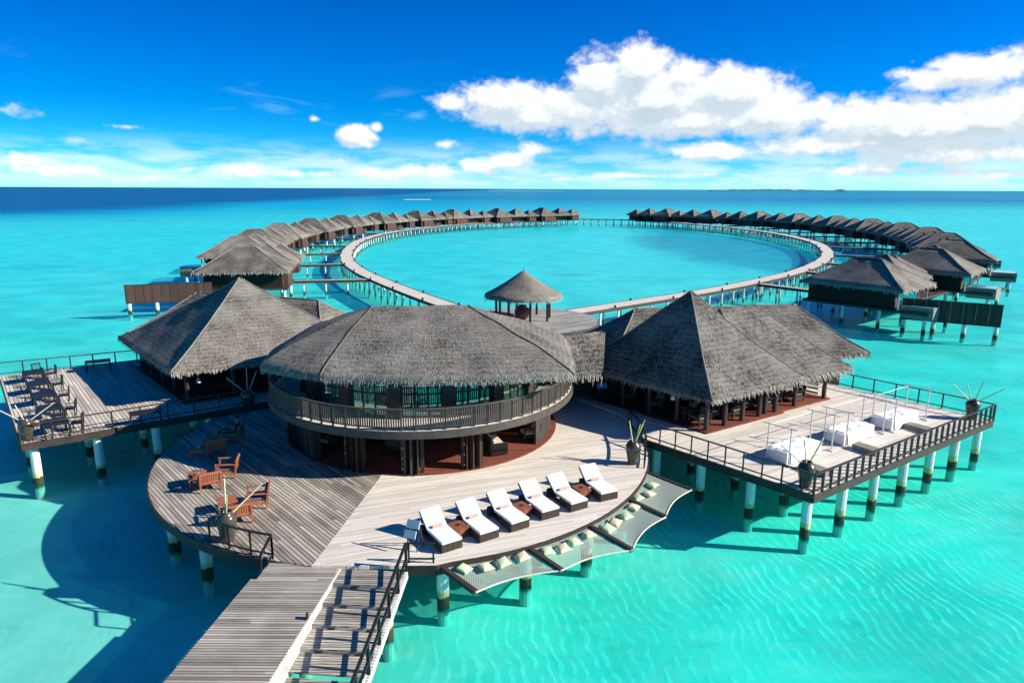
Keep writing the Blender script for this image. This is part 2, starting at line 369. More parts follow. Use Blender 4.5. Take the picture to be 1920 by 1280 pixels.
# ------------------------------------------------------------------ thatched roof
def H(p, amp=.05): return amp*mnoise.noise(Vector((p[0]*.55, p[1]*.55, p[2]*.55)))*1.5 + amp*.12*mnoise.noise(Vector((p[0]*2.7, p[1]*2.7, p[2]*2.7)))
def roof(name, faces, parent, mat, step=.35, power=1.12, thick=.28, fringe=.30, tuft=0.0, straw=None, caps=(), amp=.05, fstep=.05, bow=0.0, capmat=None):
    """faces: (eaveLeft, eaveRight, topRight, topLeft, has_eave)"""
    mb = MB(); mf = MB()
    for (a, b, c, d, ev) in faces:
        a, b, c, d = map(Vector, (a, b, c, d)); Lu = (b-a).length; Lv = (((c+d)/2)-((a+b)/2)).length
        nu = max(2, int(Lu/step)); nv = max(2, int(Lv/step))
        nrm = (b-a).cross(((c+d)/2)-((a+b)/2)).normalized()
        if nrm.z < 0: nrm = -nrm
        out = Vector((nrm.x, nrm.y, 0)).normalized()
        def pt(u, v, k=0.0):
            lo = a.lerp(b, u); hi = d.lerp(c, u); p = lo.lerp(hi, v); p.z = lo.z + (hi.z-lo.z)*(v**power if v > 0 else 0)
            if bow: p += nrm*bow*math.sin(PI*v)*math.sin(PI*u)
            q = p.copy(); q.z += H(p, amp) - k
            return q
        g = [[pt(i/nu, j/nv) for i in range(nu+1)] for j in range(nv+1)]
        for j in range(nv):
            for i in range(nu):
                u0, u1 = Lu*i/nu, Lu*(i+1)/nu; v0, v1 = Lv*j/nv, Lv*(j+1)/nv
                mb.quad(g[j][i], g[j][i+1], g[j+1][i+1], g[j+1][i], [(u0, v0), (u1, v0), (u1, v1), (u0, v1)])
        # underside and cut edge
        mb.quad(pt(0, 0, thick)-out*.05, pt(1, 0, thick)-out*.05, pt(1, 1, thick), pt(0, 1, thick))
        if ev:
            for i in range(nu):
                lo0 = g[0][i]+Vector((0, 0, -thick))-out*.06; lo1 = g[0][i+1]+Vector((0, 0, -thick))-out*.06
                mb.quad(lo0, lo1, g[0][i+1], g[0][i], [(Lu*i/nu, -.3), (Lu*(i+1)/nu, -.3), (Lu*(i+1)/nu, 0), (Lu*i/nu, 0)])
            slope = ((d.lerp(c, .5)) - a.lerp(b, .5)).normalized(); al = (b-a).normalized()
            n = int(Lu/fstep)
            for k in range(n):
                u = (k+random.random())/n; p = pt(u, 0)+Vector((0, 0, -random.random()*thick*.75)) + slope*random.uniform(0, .12)
                ln = fringe*random.uniform(.45, 1.25); wd = random.uniform(.018, .045)*(fstep/.05)**.7
                tip = p - slope*ln*.75 + Vector((0, 0, -ln*random.uniform(.35, .8))) + al*random.uniform(-.09, .09)*ln/.3
                up_ = nrm*.02
                mf.quad(p-al*wd+up_, p+al*wd+up_, tip+al*wd*.4, tip-al*wd*.4)
        if tuft:
            area = Lu*Lv*(.5 if (c-d).length < .1 else .8); n = int(area*tuft); al = (b-a).normalized()
            for k in range(n):
                v = random.random(); tri = (c-d).length < .1
                if tri: v = 1-math.sqrt(random.random())
                u = random.random(); p = pt(u, v); q = pt(u, max(0, v-.02)); dn = (q-p)
                if dn.length < 1e-4: continue
                dn = dn.normalized(); ln = random.uniform(.10, .26); wd = random.uniform(.008, .022)
                sd = al*random.uniform(-.12, .12)
                p1 = p+nrm*.012; p2_ = p+dn*ln+nrm*random.uniform(.008, .024)+sd
                mf.quad(p1-al*wd, p1+al*wd, p2_+al*wd*.5, p2_-al*wd*.5)
    r = mb.build(name, mat, parent, smooth=True)
    me = r.data; bm = bmesh.new(); bm.from_mesh(me); bmesh.ops.remove_doubles(bm, verts=bm.verts, dist=.002); bmesh.ops.recalc_face_normals(bm, faces=bm.faces); bm.to_mesh(me); bm.free()
    if mf.f: mf.build('straw_fringe', straw or M['straw'], r)['kind'] = 'stuff'
    if caps:
        for (p, q, rr) in caps:
            mc = MB(); p, q = Vector(p), Vector(q); L = (q-p).length; n = max(2, int(L/.4)); prev = None
            for k in range(n+1):
                t = k/n; x = p.lerp(q, t)
                if abs(q.z-p.z) > .3: x.z = p.z+(q.z-p.z)*(t**power)
                x.z += H(x, amp) + rr*.15
                if prev is not None: mc.tube(prev, x, rr*random.uniform(.9, 1.1), rr*random.uniform(.9, 1.1), 7, cap=(k in (1, n)))
                prev = x
            mc.build('ridge_cap', capmat or M['ridge'], r, smooth=True)
    return r
def hip_faces(c, ux, L, Wd, ridge, ze, zr, shift=0.0):
    """rectangle centred at c, long axis ux; ridge length; returns faces and ridge/hip lines"""
    ux = Vector((ux[0], ux[1], 0)).normalized(); uy = Vector((-ux.y, ux.x, 0)); c = Vector((c[0], c[1], 0))
    E = [c-ux*L/2-uy*Wd/2, c+ux*L/2-uy*Wd/2, c+ux*L/2+uy*Wd/2, c-ux*L/2+uy*Wd/2]
    E = [Vector((e.x, e.y, ze)) for e in E]
    r0 = c-ux*(ridge/2-shift); r1 = c+ux*(ridge/2+shift); r0 = Vector((r0.x, r0.y, zr)); r1 = Vector((r1.x, r1.y, zr))
    F = [(E[0], E[1], r1, r0, True), (E[1], E[2], r1, r1, True), (E[2], E[3], r0, r1, True), (E[3], E[0], r0, r0, True)]
    hips = [(E[0], r0), (E[3], r0), (E[1], r1), (E[2], r1)]
    if ridge > .2: hips.append((r0, r1))
    return F, hips, E
def piles(pts, parent, z0=-1.3, z1=1.7, r=.20, name='pile', n=12):
    for p in pts: MB().tube((p[0], p[1], z0), (p[0], p[1], z1), r*random.uniform(.94, 1.06), None, n).build(name, M['pile'], parent, smooth=False)
def railing(name, label, pts, z, h=.9, gap=1.25, mat=None, mid=.16, postw=.06, group='railings round the decks', rail2=None, zend=None):
    mat = mat or M['rail']; t = thing(name, label, 'railing', (pts[0][0], pts[0][1], z), 0, group); o = Vector((pts[0][0], pts[0][1], z))
    P3 = [Vector((p[0], p[1], z)) for p in pts]
    if zend is not None:
        L = sum((b-a).length for a, b in zip(P3, P3[1:])); acc = 0
        for i, p in enumerate(P3):
            if i: acc += (Vector((p.x, p.y, 0))-Vector((P3[i-1].x, P3[i-1].y, 0))).length
            p.z = z+(zend-z)*acc/L
    P3 = [p-o for p in P3]
    r = MB(); k = MB()
    for a, b in zip(P3, P3[1:]):
        r.bar(a+Vector((0, 0, h)), b+Vector((0, 0, h)), .09, .05); k.bar(a+Vector((0, 0, mid)), b+Vector((0, 0, mid)), .05, .05)
    r.build('handrail', mat, t); k.build('lower_rail', mat, t)
    q = resample(P3, gap)
    if (q[-1]-P3[-1]).length > gap*.35: q.append(P3[-1])
    for p in q: MB().box((p.x, p.y, p.z+(h-.025)/2-.06), (postw, postw, h-.025+.12)).build('post', mat, t)
    return t
# ================================================================== SETTING: water, seabed, sky haze, island
def water_mat():
    m, n = material('sea_water'); pos = n.new('ShaderNodeNewGeometry').outputs['Position']; o = n.xyz(pos)
    yy = n.m('SUBTRACT', o[1], n.m('MULTIPLY', o[0], .35))
    flat = n.comb(n.m('MULTIPLY', o[0], .0016), n.m('MULTIPLY', o[1], .006))
    st = n.noise(flat, 1.0, 6, .6, .5)
    yy = n.m('ADD', yy, n.m('MULTIPLY', n.m('SUBTRACT', st, .5), 420.0))
    xx = n.m('ADD', o[0], n.m('MULTIPLY', n.m('SUBTRACT', st, .5), 220.0))
    deep = n.m('MAXIMUM', n.m('MULTIPLY', n.mr(yy, 220, 700), .95), n.m('MULTIPLY', n.mr(xx, -50, -290), n.mr(o[1], 150, 420)))
    vdeep = n.m('MAXIMUM', n.m('MULTIPLY', n.mr(xx, -190, -330), n.mr(o[1], 260, 460)), n.m('MULTIPLY', n.mr(o[1], 480, 1150), .62))
    mid = n.mr(o[1], 30, 110)
    big = n.noise(n.v('MULTIPLY', pos, (.02, .05, 1)), 1.0, 5, .6)
    body = n.mix(mid, (.02, .84, .80), (.02, .86, .96))
    body = n.mix(n.m('MULTIPLY', n.mr(big, .42, .72), .22), body, (.05, .72, .72))
    pd_ = n.v('LENGTH', n.v('MULTIPLY', n.v('SUBTRACT', pos, (56, 185, 0)), (.042, .0135, 0))); pdk = n.mr(n.m('ADD', pd_, n.m('MULTIPLY', n.m('SUBTRACT', big, .5), 1.1)), 1.05, .55)
    sk2 = n.noise(n.comb(n.m('MULTIPLY', o[0], .006), n.m('MULTIPLY', o[1], .03)), 1.0, 6, .65, .4)
    deep = n.m('MAXIMUM', deep, n.m('MULTIPLY', n.mr(sk2, .48, .66), n.m('MULTIPLY', n.mr(o[1], 130, 330), .55)))
    body = n.mix(n.m('MULTIPLY', pdk, .75), body, (.0, .30, .47))
    body = n.mix(deep, body, (.0, .36, .58)); body = n.mix(vdeep, body, (.0, .085, .24))
    dif = n.new('ShaderNodeBsdfDiffuse'); n.put(dif.inputs[0], body)
    clr = n.m('MULTIPLY', n.mr(o[0], 4, -14), n.mr(o[1], 60, 25))
    clr = n.m('MAXIMUM', clr, n.m('MULTIPLY', n.mr(n.noise(n.v('MULTIPLY', pos, (.05, .11, 1)), 1.0, 5, .6), .45, .68), .6))
    mot = n.mr(n.noise(n.v('MULTIPLY', pos, (.55, 1.1, 1)), 1.0, 6, .68), .35, .72)  # uneven light through the small waves, put into the water tint
    clr = n.m('ADD', n.m('ADD', n.m('MULTIPLY', clr, .75), .10), n.m('MULTIPLY', mot, .42), clamp=True)
    tr = n.new('ShaderNodeBsdfTransparent'); tint_ = n.mix(mid, (.12, .98, .895), (.20, .97, 1.0)); n.put(tr.inputs[0], n.mix(n.m('MULTIPLY', pdk, .6), n.mix(clr, tint_, (.50, 1.0, .945)), (.02, .60, .78)))
    x = n.new('ShaderNodeMixShader'); n.put(x.inputs[0], n.m('MAXIMUM', n.m('ADD', .02, n.m('MULTIPLY', n.mr(o[1], 45, 160), .33)), deep)); n.l.new(tr.outputs[0], x.inputs[1]); n.l.new(dif.outputs[0], x.inputs[2])
    w1 = n.noise(n.v('MULTIPLY', pos, (1.0, 1.6, 1)), 1.1, 5, .6); w2 = n.noise(n.v('MULTIPLY', pos, (.16, .3, 1)), 1.0, 4, .6)
    near = n.mr(o[1], 250, 20)
    b = n.new('ShaderNodeBump'); b.inputs['Strength'].default_value = .5; b.inputs['Distance'].default_value = .16; n.put(b.inputs['Height'], n.m('ADD', n.m('MULTIPLY', w1, n.m('ADD', n.m('MULTIPLY', near, .8), .15)), w2))
    gl = n.new('ShaderNodeBsdfGlossy', i_Roughness=.22); n.l.new(b.outputs[0], gl.inputs['Normal']); n.put(gl.inputs[0], (.55, .9, 1.0))
    fr = n.new('ShaderNodeFresnel', i_IOR=1.33); n.l.new(b.outputs[0], fr.inputs['Normal'])
    f = n.m('MINIMUM', n.m('MULTIPLY', fr.outputs[0], .42), .20)
    y = n.new('ShaderNodeMixShader'); n.put(y.inputs[0], f); n.l.new(x.outputs[0], y.inputs[1]); n.l.new(gl.outputs[0], y.inputs[2])
    finish(n, y.outputs[0]); return m
def sand_mat():
    m, n = material('sand_bed'); pos = n.new('ShaderNodeNewGeometry').outputs['Position']; o = n.xyz(pos)
    wv = n.v('ADD', pos, n.v('SCALE', n.v('SUBTRACT', n.new('ShaderNodeTexNoise', i_Scale=.22, i_Detail=3).outputs['Color'], (.5, .5, .5)), 2.4))
    nt = n.t.nodes[-1]
    for nd in n.t.nodes:
        if nd.type == 'TEX_NOISE' and not nd.inputs['Vector'].is_linked: n.l.new(pos, nd.inputs['Vector'])
    rot = n.new('ShaderNodeVectorRotate', rotation_type='Z_AXIS'); n.put(rot.inputs['Vector'], wv); rot.inputs['Angle'].default_value = math.radians(-8)
    wa = n.new('ShaderNodeTexWave', wave_type='BANDS', bands_direction='X', wave_profile='SIN'); n.put(wa.inputs['Vector'], rot.outputs[0])
    wa.inputs['Scale'].default_value = .70; wa.inputs['Distortion'].default_value = 2.4; wa.inputs['Detail'].default_value = 3.5; wa.inputs['Detail Scale'].default_value = 2.2; wa.inputs['Detail Roughness'].default_value = .62
    r = n.m('MULTIPLY', n.mr(wa.outputs['Fac'], .42, .95), n.mr(n.noise(n.v('MULTIPLY', pos, (2.4, 1.3, 1)), 1.0, 4, .65), .38, .60))
    area = n.noise(pos, .09, 3, .6)
    fx = n.m('MULTIPLY', n.m('ADD', n.m('MULTIPLY', n.mr(o[0], -6, 6), .75), .25), n.mr(o[1], 70, 22))
    r = n.m('MULTIPLY', n.m('MULTIPLY', r, n.mr(area, .30, .6)), fx)
    big = n.noise(pos, .16, 5, .6); sm = n.noise(n.v('MULTIPLY', pos, (.6, 1.4, 1)), .9, 5, .65)
    base = n.mix(n.mr(big, .3, .7), (.60, .61, .58), (.84, .84, .80))
    base = n.mix(n.m('MULTIPLY', n.mr(sm, .55, .75), .35), base, (.46, .45, .38))
    patch = n.noise(n.v('MULTIPLY', pos, (.035, .08, 1)), 1.0, 5, .6)
    base = n.mix(n.m('MULTIPLY', n.mr(patch, .60, .74), n.m('MULTIPLY', n.mr(o[1], 60, 130), .65)), base, (.20, .26, .24))
    c = n.mix(n.m('MULTIPLY', r, .85), base, (1.0, .99, .95))
    finish(n, bsdf(n, c, .95, bump=r, bs=.16, bd=.06, spec=.05)); return m
mb = MB()
E_ = 45000.0
xs = [-E_, -3000, -400, -60, 60, 400, 3000, E_]; ys = [-800, -40, 100, 600, 4000, 60000]
for j in range(len(ys)-1):
    for i in range(len(xs)-1): mb.quad((xs[i], ys[j], 0), (xs[i+1], ys[j], 0), (xs[i+1], ys[j+1], 0), (xs[i], ys[j+1], 0))
wo = mb.build('water', water_mat()); tag(wo, kind='structure')
mb = MB(); mb.quad((-900, -200, -0.8), (900, -200, -0.8), (900, 1400, -0.8), (-900, 1400, -0.8)); tag(mb.build('sand_seabed', sand_mat()), kind='structure')
# island on the horizon, sandbank surf
def ridge_strip(name, x0, x1, Y, hfun, mat, kind, depth=300):
    mb = MB(); n = 60
    for k in range(n):
        a = x0+(x1-x0)*k/n; b = x0+(x1-x0)*(k+1)/n; ha, hb = hfun(k/n), hfun((k+1)/n)
        mb.quad((a, Y, -.5), (b, Y, -.5), (b, Y+depth/2, hb), (a, Y+depth/2, ha)); mb.quad((a, Y+depth/2, ha), (b, Y+depth/2, hb), (b, Y+depth, -.5), (a, Y+depth, -.5))
    return tag(mb.build(name, mat, smooth=True), kind=kind)
def sx(x, Y): d = ray(x, 357); return d.x*Y/d.y
ridge_strip('island', sx(1340, 6500), sx(1578, 6500), 6500, lambda t: 5+22*math.sin(PI*t)**.6*(.7+.5*mnoise.noise(Vector((t*14, 1, 0)))), M['isle'], 'structure')
ridge_strip('island', sx(1574, 6500), sx(1606, 6500), 6500, lambda t: 2+22*math.sin(PI*t), M['isle'], 'structure')
for (xa, xb, y, w_) in ((757, 808, 374.5, 9), (915, 1060, 358.6, 90)):
    p = P((xa+xb)/2, y, .3); q = P(xa, y, .3); r_ = P(xb, y, .3); mb = MB(); n = 40
    for k in range(n):
        a = q.lerp(r_, k/n); b = q.lerp(r_, (k+1)/n); w0 = w_*math.sin(PI*k/n)**.5*(.6+.5*random.random()); w1 = w0 if k == n-1 else w0
        mb.quad(a, b, b+Vector((0, w0, .4)), a+Vector((0, w0, .4)))
    tag(mb.build('surf', M['foam']), kind='stuff', cat=None)
# ================================================================== DECKS
C0 = (-5.2, 33.2); R0 = 12.0; ZD = 2.0; ZW = 2.4; ZE = 2.2
def arc(c, r, a0, a1, n): return [(c[0]+r*math.cos(math.radians(a0+(a1-a0)*k/n)), c[1]+r*math.sin(math.radians(a0+(a1-a0)*k/n))) for k in range(n+1)]
sun_deck = thing('round_deck', 'large round timber sun deck on white piles around the two storey building', 'deck', (C0[0], C0[1], 0))
def under(o): return Vector((o[0], o[1], 0))
# left sector (coarse grey boards) and right sector (pale boards) meet on a straight seam
seam_a = (-5.35, 33.2); seam_b = (-6.87, 21.25)
chordL, chordR = (-8.3, 21.55), (-2.6, 21.35)
aL = math.degrees(math.atan2(chordL[1]-C0[1], chordL[0]-C0[0])); aR = math.degrees(math.atan2(chordR[1]-C0[1], chordR[0]-C0[0]))
left = [seam_b, seam_a, (-5.2, 45.2)] + arc(C0, R0, 90, 360+aL, 50)
right = [seam_a, seam_b] + [chordR] + arc(C0, R0, aR, 90, 50)[1:]
loc = lambda pl: [(p[0]-C0[0], p[1]-C0[1]) for p in pl]
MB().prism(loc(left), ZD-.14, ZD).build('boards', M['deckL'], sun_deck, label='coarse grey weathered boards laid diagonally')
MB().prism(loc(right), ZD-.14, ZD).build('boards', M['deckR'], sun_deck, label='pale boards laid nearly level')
rim = [chordL]+arc(C0, R0, aL, -270, 70)[1:]
rim2 = [chordR]+arc(C0, R0, aR, 90, 50)[1:]
mb = MB()
for pl in (rim, rim2, [chordL, chordR]):
    for a, b in zip(pl, pl[1:]):
        mb.bar((a[0]-C0[0], a[1]-C0[1], ZD-.19), (b[0]-C0[0], b[1]-C0[1], ZD-.19), .12, .36)
mb.build('fascia', M['dark'], sun_deck)
pp = []
for r_, n_ in ((11.4, 22), (7.4, 12)):
    for k in range(n_):
        a = 2*PI*(k+.35)/n_; x, y = C0[0]+r_*math.cos(a), C0[1]+r_*math.sin(a)
        if y < 21.9 and abs(x+5.6) < 2.4: continue
        pp.append((x-C0[0], y-C0[1]))
piles(pp, sun_deck, z1=ZD-.15, r=.23)
mb = MB()
for k in range(-4, 5): mb.bar((-11*math.cos(math.asin(min(1, abs(k)*2.5/11.5))), k*2.5, ZD-.28), (11*math.cos(math.asin(min(1, abs(k)*2.5/11.5))), k*2.5, ZD-.28), .15, .25)
mb.build('joists', M['dark'], sun_deck)
# west deck
FL, LB, RB, FR = (-24.1, 31.6), (-34.1, 43.8), (-21.0, 53.0), (-15.3, 37.9)
AX = Vector((FR[0]-FL[0], FR[1]-FL[1], 0)).normalized(); BX = Vector((LB[0]-FL[0], LB[1]-FL[1], 0)).normalized()
wd = thing('west_deck', 'rectangular timber dining deck with left pavilion, on white piles', 'deck', (FL[0], FL[1], 0))
wd.name = 'dining_deck'
wpoly = [FL, FR, (-12.6, 39.9), (-8.5, 44.5), (-12.0, 52.0), RB, LB]
lw = lambda pl, o: [(p[0]-o[0], p[1]-o[1]) for p in pl]
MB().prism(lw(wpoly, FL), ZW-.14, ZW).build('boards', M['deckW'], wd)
mb = MB()
for a, b in ((FL, FR), (FR, (-12.6, 39.9)), (LB, FL), (RB, LB)): mb.bar((a[0]-FL[0], a[1]-FL[1], ZW-.2), (b[0]-FL[0], b[1]-FL[1], ZW-.2), .1, .38)
mb.build('fascia', M['rail'], wd)
pp = []
for i in range(5):
    for j in range(5):
        p = Vector((FL[0], FL[1], 0))+AX*(.5+i*2.75)+BX*(.5+j*3.55); pp.append((p.x-FL[0], p.y-FL[1]))
piles(pp, wd, z1=ZW-.15, r=.215)
# east deck
EF, ER, EB, EL = tuple(P(1525, 927, ZE))[:2], tuple(P(1862, 787, ZE))[:2], tuple(P(1545, 717, ZE))[:2], tuple(P(1208, 822, ZE))[:2]
AE = Vector((ER[0]-EF[0], ER[1]-EF[1], 0)).normalized(); BE = Vector((EL[0]-EF[0], EL[1]-EF[1], 0)).normalized()
ed = thing('lounge_deck', 'rectangular timber deck with white daybeds and right pavilion, on white piles', 'deck', (EF[0], EF[1], 0))
ep = [EF, ER, EB, (15.5, 47.0), (3.0, 47.0), (1.5, 43.5), (6.1, 37.2), (6.75, 34.5), EL]
MB().prism(lw(ep, EF), ZE-.14, ZE).build('boards', M['deckE'], ed)
mb = MB()
for a, b in ((EF, ER), (ER, EB), (EL, EF)): mb.bar((a[0]-EF[0], a[1]-EF[1], ZE-.2), (b[0]-EF[0], b[1]-EF[1], ZE-.2), .1, .38)
mb.build('fascia', M['rail'], ed)
pp = []
LA = (Vector(ER)-Vector(EF)).length; LBm = (Vector(EL)-Vector(EF)).length
for i in range(7):
    p = Vector((EF[0], EF[1], 0))+AE*(.45+i*(LA-.9)/6)+BE*.45; pp.append((p.x-EF[0], p.y-EF[1]))
    for j in (1, 2, 3, 4):
        p2v = p+BE*(LBm-.9)/3*j
        if j == 4 and i < 4: continue
        pp.append((p2v.x-EF[0], p2v.y-EF[1]))
piles(pp, ed, z1=ZE-.15, r=.215)
# bridge deck linking the pavilions behind the round building, and on to the gazebo landing
lk = thing('link_deck', 'timber deck behind the round building leading to the gazebo landing', 'deck', (-5, 45, 0))
MB().prism(lw([(-12.4, 43.5), (-5.2, 45.0), (3.0, 43.5), (3.0, 48.5), (-.2, 50), (-.2, 61), (-3.4, 61), (-3.4, 50), (-12.0, 48.5)], (-5, 45)), ZD-.18, ZD-.012).build('boards', M['walk'], lk)
piles([(x, y) for x in (-5, 1.5) for y in (1, 3)]+[(3.3, 8), (3.3, 12), (3.3, 15)], lk, z1=ZD-.2)
# gazebo landing
GC = (1.5, 66.8); GR = 7.0
gl_ = thing('landing_deck', 'round timber landing on short white piles under the gazebo', 'deck', (GC[0], GC[1], 0))
MB().prism([(GR*math.cos(2*PI*k/64), GR*math.sin(2*PI*k/64)) for k in range(64)], ZD-.14, ZD).build('boards', planks('landing_boards', (.22, .21, .20), (.48, .46, .43), .5, .3, .08, stain=.35), gl_)
mb = MB()
for k in range(64): mb.bar((GR*math.cos(2*PI*k/64), GR*math.sin(2*PI*k/64), ZD-.2), (GR*math.cos(2*PI*(k+1)/64), GR*math.sin(2*PI*(k+1)/64), ZD-.2), .1, .35)
mb.build('fascia', M['rail'], gl_)
piles([((GR-.4)*math.cos(2*PI*k/30), (GR-.4)*math.sin(2*PI*k/30)) for k in range(30)], gl_, z1=ZD-.15, r=.15, n=8)
# ================================================================== FOREGROUND PIER with side steps
pier = thing('pier', 'weathered boardwalk pier with stepped lower side and white skirt, in the foreground', 'pier', (-7.0, 21.5, 0))
pd = Vector((-.095, -1, 0)).normalized(); px_ = Vector((pd.y, -pd.x, 0))*-1
OA = Vector((-7.0, 21.5, 0))
def pv(a, b, z): v = pd*b + px_*a; return (v.x, v.y, z)   # a: across (+ right), b: towards the viewer
zP = 1.93
# sloping entry piece and flat run
W0, W1 = -1.42, 1.10
mb = MB(); mb.v = [pv(W0, -.05, ZD-.02), pv(W1, -.05, ZD-.02), pv(W1, 1.1, zP), pv(W0, 1.1, zP), pv(W0, -.05, ZD-.16), pv(W1, -.05, ZD-.16), pv(W1, 1.1, zP-.14), pv(W0, 1.1, zP-.14)]
mb.f = [(0, 1, 2, 3), (7, 6, 5, 4), (0, 4, 5, 1), (1, 5, 6, 2), (2, 6, 7, 3), (3, 7, 4, 0)]; mb.build('ramp', M['pier'], pier)
mb = MB(); mb.v = [pv(W0-.2, 1.1, zP), pv(W1, 1.1, zP), pv(W1, 14, zP), pv(W0-.2, 14, zP), pv(W0-.2, 1.1, zP-.14), pv(W1, 1.1, zP-.14), pv(W1, 14, zP-.14), pv(W0-.2, 14, zP-.14)]
mb.f = [(0, 1, 2, 3), (7, 6, 5, 4), (0, 4, 5, 1), (1, 5, 6, 2), (2, 6, 7, 3), (3, 7, 4, 0)]; mb.build('boards', M['pier'], pier)
mb = MB()
nst = 15; tr = .93; rs = .125
for k in range(nst):
    z = ZD-.1-rs*(k+.4)
    if z < .25: break
    b0 = .02+k*tr; b1 = b0+tr-(.0 if k < 4 else .06)
    if k < 4: mb.bar(pv(W1+.06, b1+.012, z-.09), pv(3.36, b1+.012, z-.09), .02, .12)
    for q in range(6):
        q0 = b0+(b1-b0)*q/6; q1 = b0+(b1-b0)*(q+.9)/6
        i = len(mb.v); mb.v += [pv(W1+.06, q0, z), pv(3.36, q0, z), pv(3.36, q1, z), pv(W1+.06, q1, z), pv(W1+.06, q0, z-.05), pv(3.36, q0, z-.05), pv(3.36, q1, z-.05), pv(W1+.06, q1, z-.05)]
        mb.f += [tuple(i+t for t in f) for f in ((0, 1, 2, 3), (7, 6, 5, 4), (0, 4, 5, 1), (1, 5, 6, 2), (2, 6, 7, 3), (3, 7, 4, 0))]
mb.build('steps', M['pier'], pier)
mb = MB(); mb.bar(pv(3.42, 0, ZD-.25), pv(3.42, 13, ZD-.25-.125/.93*13), .1, .28); mb.build('stringer', M['skirt'], pier)
mb = MB()
for k in range(100):
    b = .15+k*.13; zt = zP-.0; zb = ZD-.35-rs*(b/tr)
    mb.bar(pv(W1+.03, b, zt), pv(W1+.03, b, zb), .03, .115, up=(pd.x, pd.y, 0))
mb.build('skirt', M['skirt'], pier, label='white painted skirt boards between walkway and steps')
piles([pv(3.0, b, 0)[:2] for b in (1.05, 4.0, 7.0)]+[pv(-1.1, b, 0)[:2] for b in (2.5, 6.0)], pier, z1=1.2, r=.2)
piles([pv(.7, b, 0)[:2] for b in (2.5, 6.0)], pier, z1=1.75, r=.2)
# rail following the steps
sr = thing('stair_railing', 'black handrail running down the steps of the foreground pier', 'railing', (-7.0, 21.5, 0), 0, 'railings round the decks')
zs = lambda b: ZD-.1-rs*(b/tr)
mb = MB(); mb.bar(pv(3.42, -.05, zs(0)+1.0), pv(3.42, 11, zs(11)+1.0), .09, .07); mb.build('handrail', M['black'], sr)
mb = MB(); mb.bar(pv(3.42, -.05, zs(0)+.42), pv(3.42, 11, zs(11)+.42), .08, .06); mb.build('lower_rail', M['black'], sr)
for b in [0, 1.1, 2.2, 3.3, 4.4, 5.5, 6.6, 7.7]:
    q = pv(3.42, b, 0); z = zs(b); MB().box((q[0], q[1], z+.42), (.09, .09, 1.12)).build('post', M['black'], sr)
for (b, s) in ((.2, 1),):
    pass
t = thing('deck_light', 'small dark spotlight clipped to the white skirt of the pier', 'light', (*(OA+Vector(pv(1.1, 3.0, 0))).xy, zP)); MB().box((0, 0, .10), (.07, .14, .16), .2).build('lamp_head', M['rail'], t); MB().tube((0, 0, -.05), (0, 0, .06), .02).build('bracket', M['black'], t)
# ================================================================== RAILINGS
loc2 = lambda a: (a[0], a[1])
railing('railing', 'dark railing along the front edge of the left dining deck', [FL, FR], ZW, gap=1.32)
railing('railing', 'dark railing along the far edge of the left dining deck against the sea', [LB, (LB[0]+.88*14, LB[1]+.475*14)], ZW, gap=1.35)
railing('railing', 'dark railing along the front left edge of the daybed deck', [loc2(Vector(EL)+Vector((AE.x, AE.y))*.05), EF], ZE, gap=.92)
railing('railing', 'dark close posted railing along the front right edge of the daybed deck', [EF, ER], ZE, gap=.62, postw=.09)
railing('railing', 'dark railing along the far edge of the daybed deck', [ER, EB], ZE, gap=1.3)
pc = [tuple(P(x, y, ZD))[:2] for x, y in ((1207, 881), (1206, 862), (1199, 840), (1188, 815), (1172, 786))]
pc = arc(C0, R0-.12, -16.5, 12, 12)
railing('railing', 'dark curved railing on the right rim of the round deck beside the tall vase', pc, ZD, gap=1.1, mat=M['black'])
a1, a2, a3 = P(376, 1012), P(440, 1030), P(519, 1047)
pr = arc(C0, R0-.12, 240.5, 254.5, 6)
railing('railing', 'dark railing beside the tall vase at the left of the pier head', pr, ZD, gap=1.0, mat=M['black'])
railing('railing', 'short dark railing turning down beside the pier ramp', [pr[-1], (pr[-1][0]-.12, pr[-1][1]-0.8)], ZD, gap=1.1, mat=M['black'], zend=ZD-.35)
railing('railing', 'short dark low rail between the pier head and the first net', [(-3.55, 21.5), (-2.65, 21.5)], ZD, h=.75, gap=.85, mat=M['black'])
# small flight from dining deck to round deck
st = thing('deck_steps', 'two dark steps from the left dining deck down to the round deck', 'steps', (-14.3, 38.9, 0))
for k in range(2): MB().box((.35*k, -.25*k, ZD+.27-.13*k), (1.3, .5, .06), -.6).build('step', M['rail'], st)
# ================================================================== ROUND TWO STOREY BUILDING
B0 = (-4.8, 36.1); BO = Vector((B0[0], B0[1], 0))
rb = thing('round_building', 'round two storey restaurant with curved balcony and a big thatched roof in the middle', 'building', (B0[0], B0[1], 0))
lb = lambda p: Vector(p)-BO
def polar(r, deg, z): return (r*math.cos(math.radians(deg)), r*math.sin(math.radians(deg)), z)
MB().prism([polar(7.25, k*5, 0)[:2] for k in range(72)], ZD+.004, ZD+.07).build('floor', M['redfloor'], rb, label='red brown timber ground floor')
mb = MB(); mb.prism([polar(3.2, k*15, 0)[:2] for k in range(24)], ZD+.07, 4.2)
for a in range(-30, 216, 12):
    mb.bar(polar(6.9, a, 3.15), polar(6.9, a+11.6, 3.15), .12, 2.2)
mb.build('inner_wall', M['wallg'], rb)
mb = MB(); mb.prism([polar(8.05, k*4, 0)[:2] for k in range(90)], 4.22, 4.42)
mb.build('balcony_floor', M['deckR'], rb)
mb = MB()
for k in range(90): mb.bar(polar(8.08, k*4, 4.24), polar(8.08, k*4+4, 4.24), .12, .34)
mb.build('balcony_fascia', M['balc'], rb)
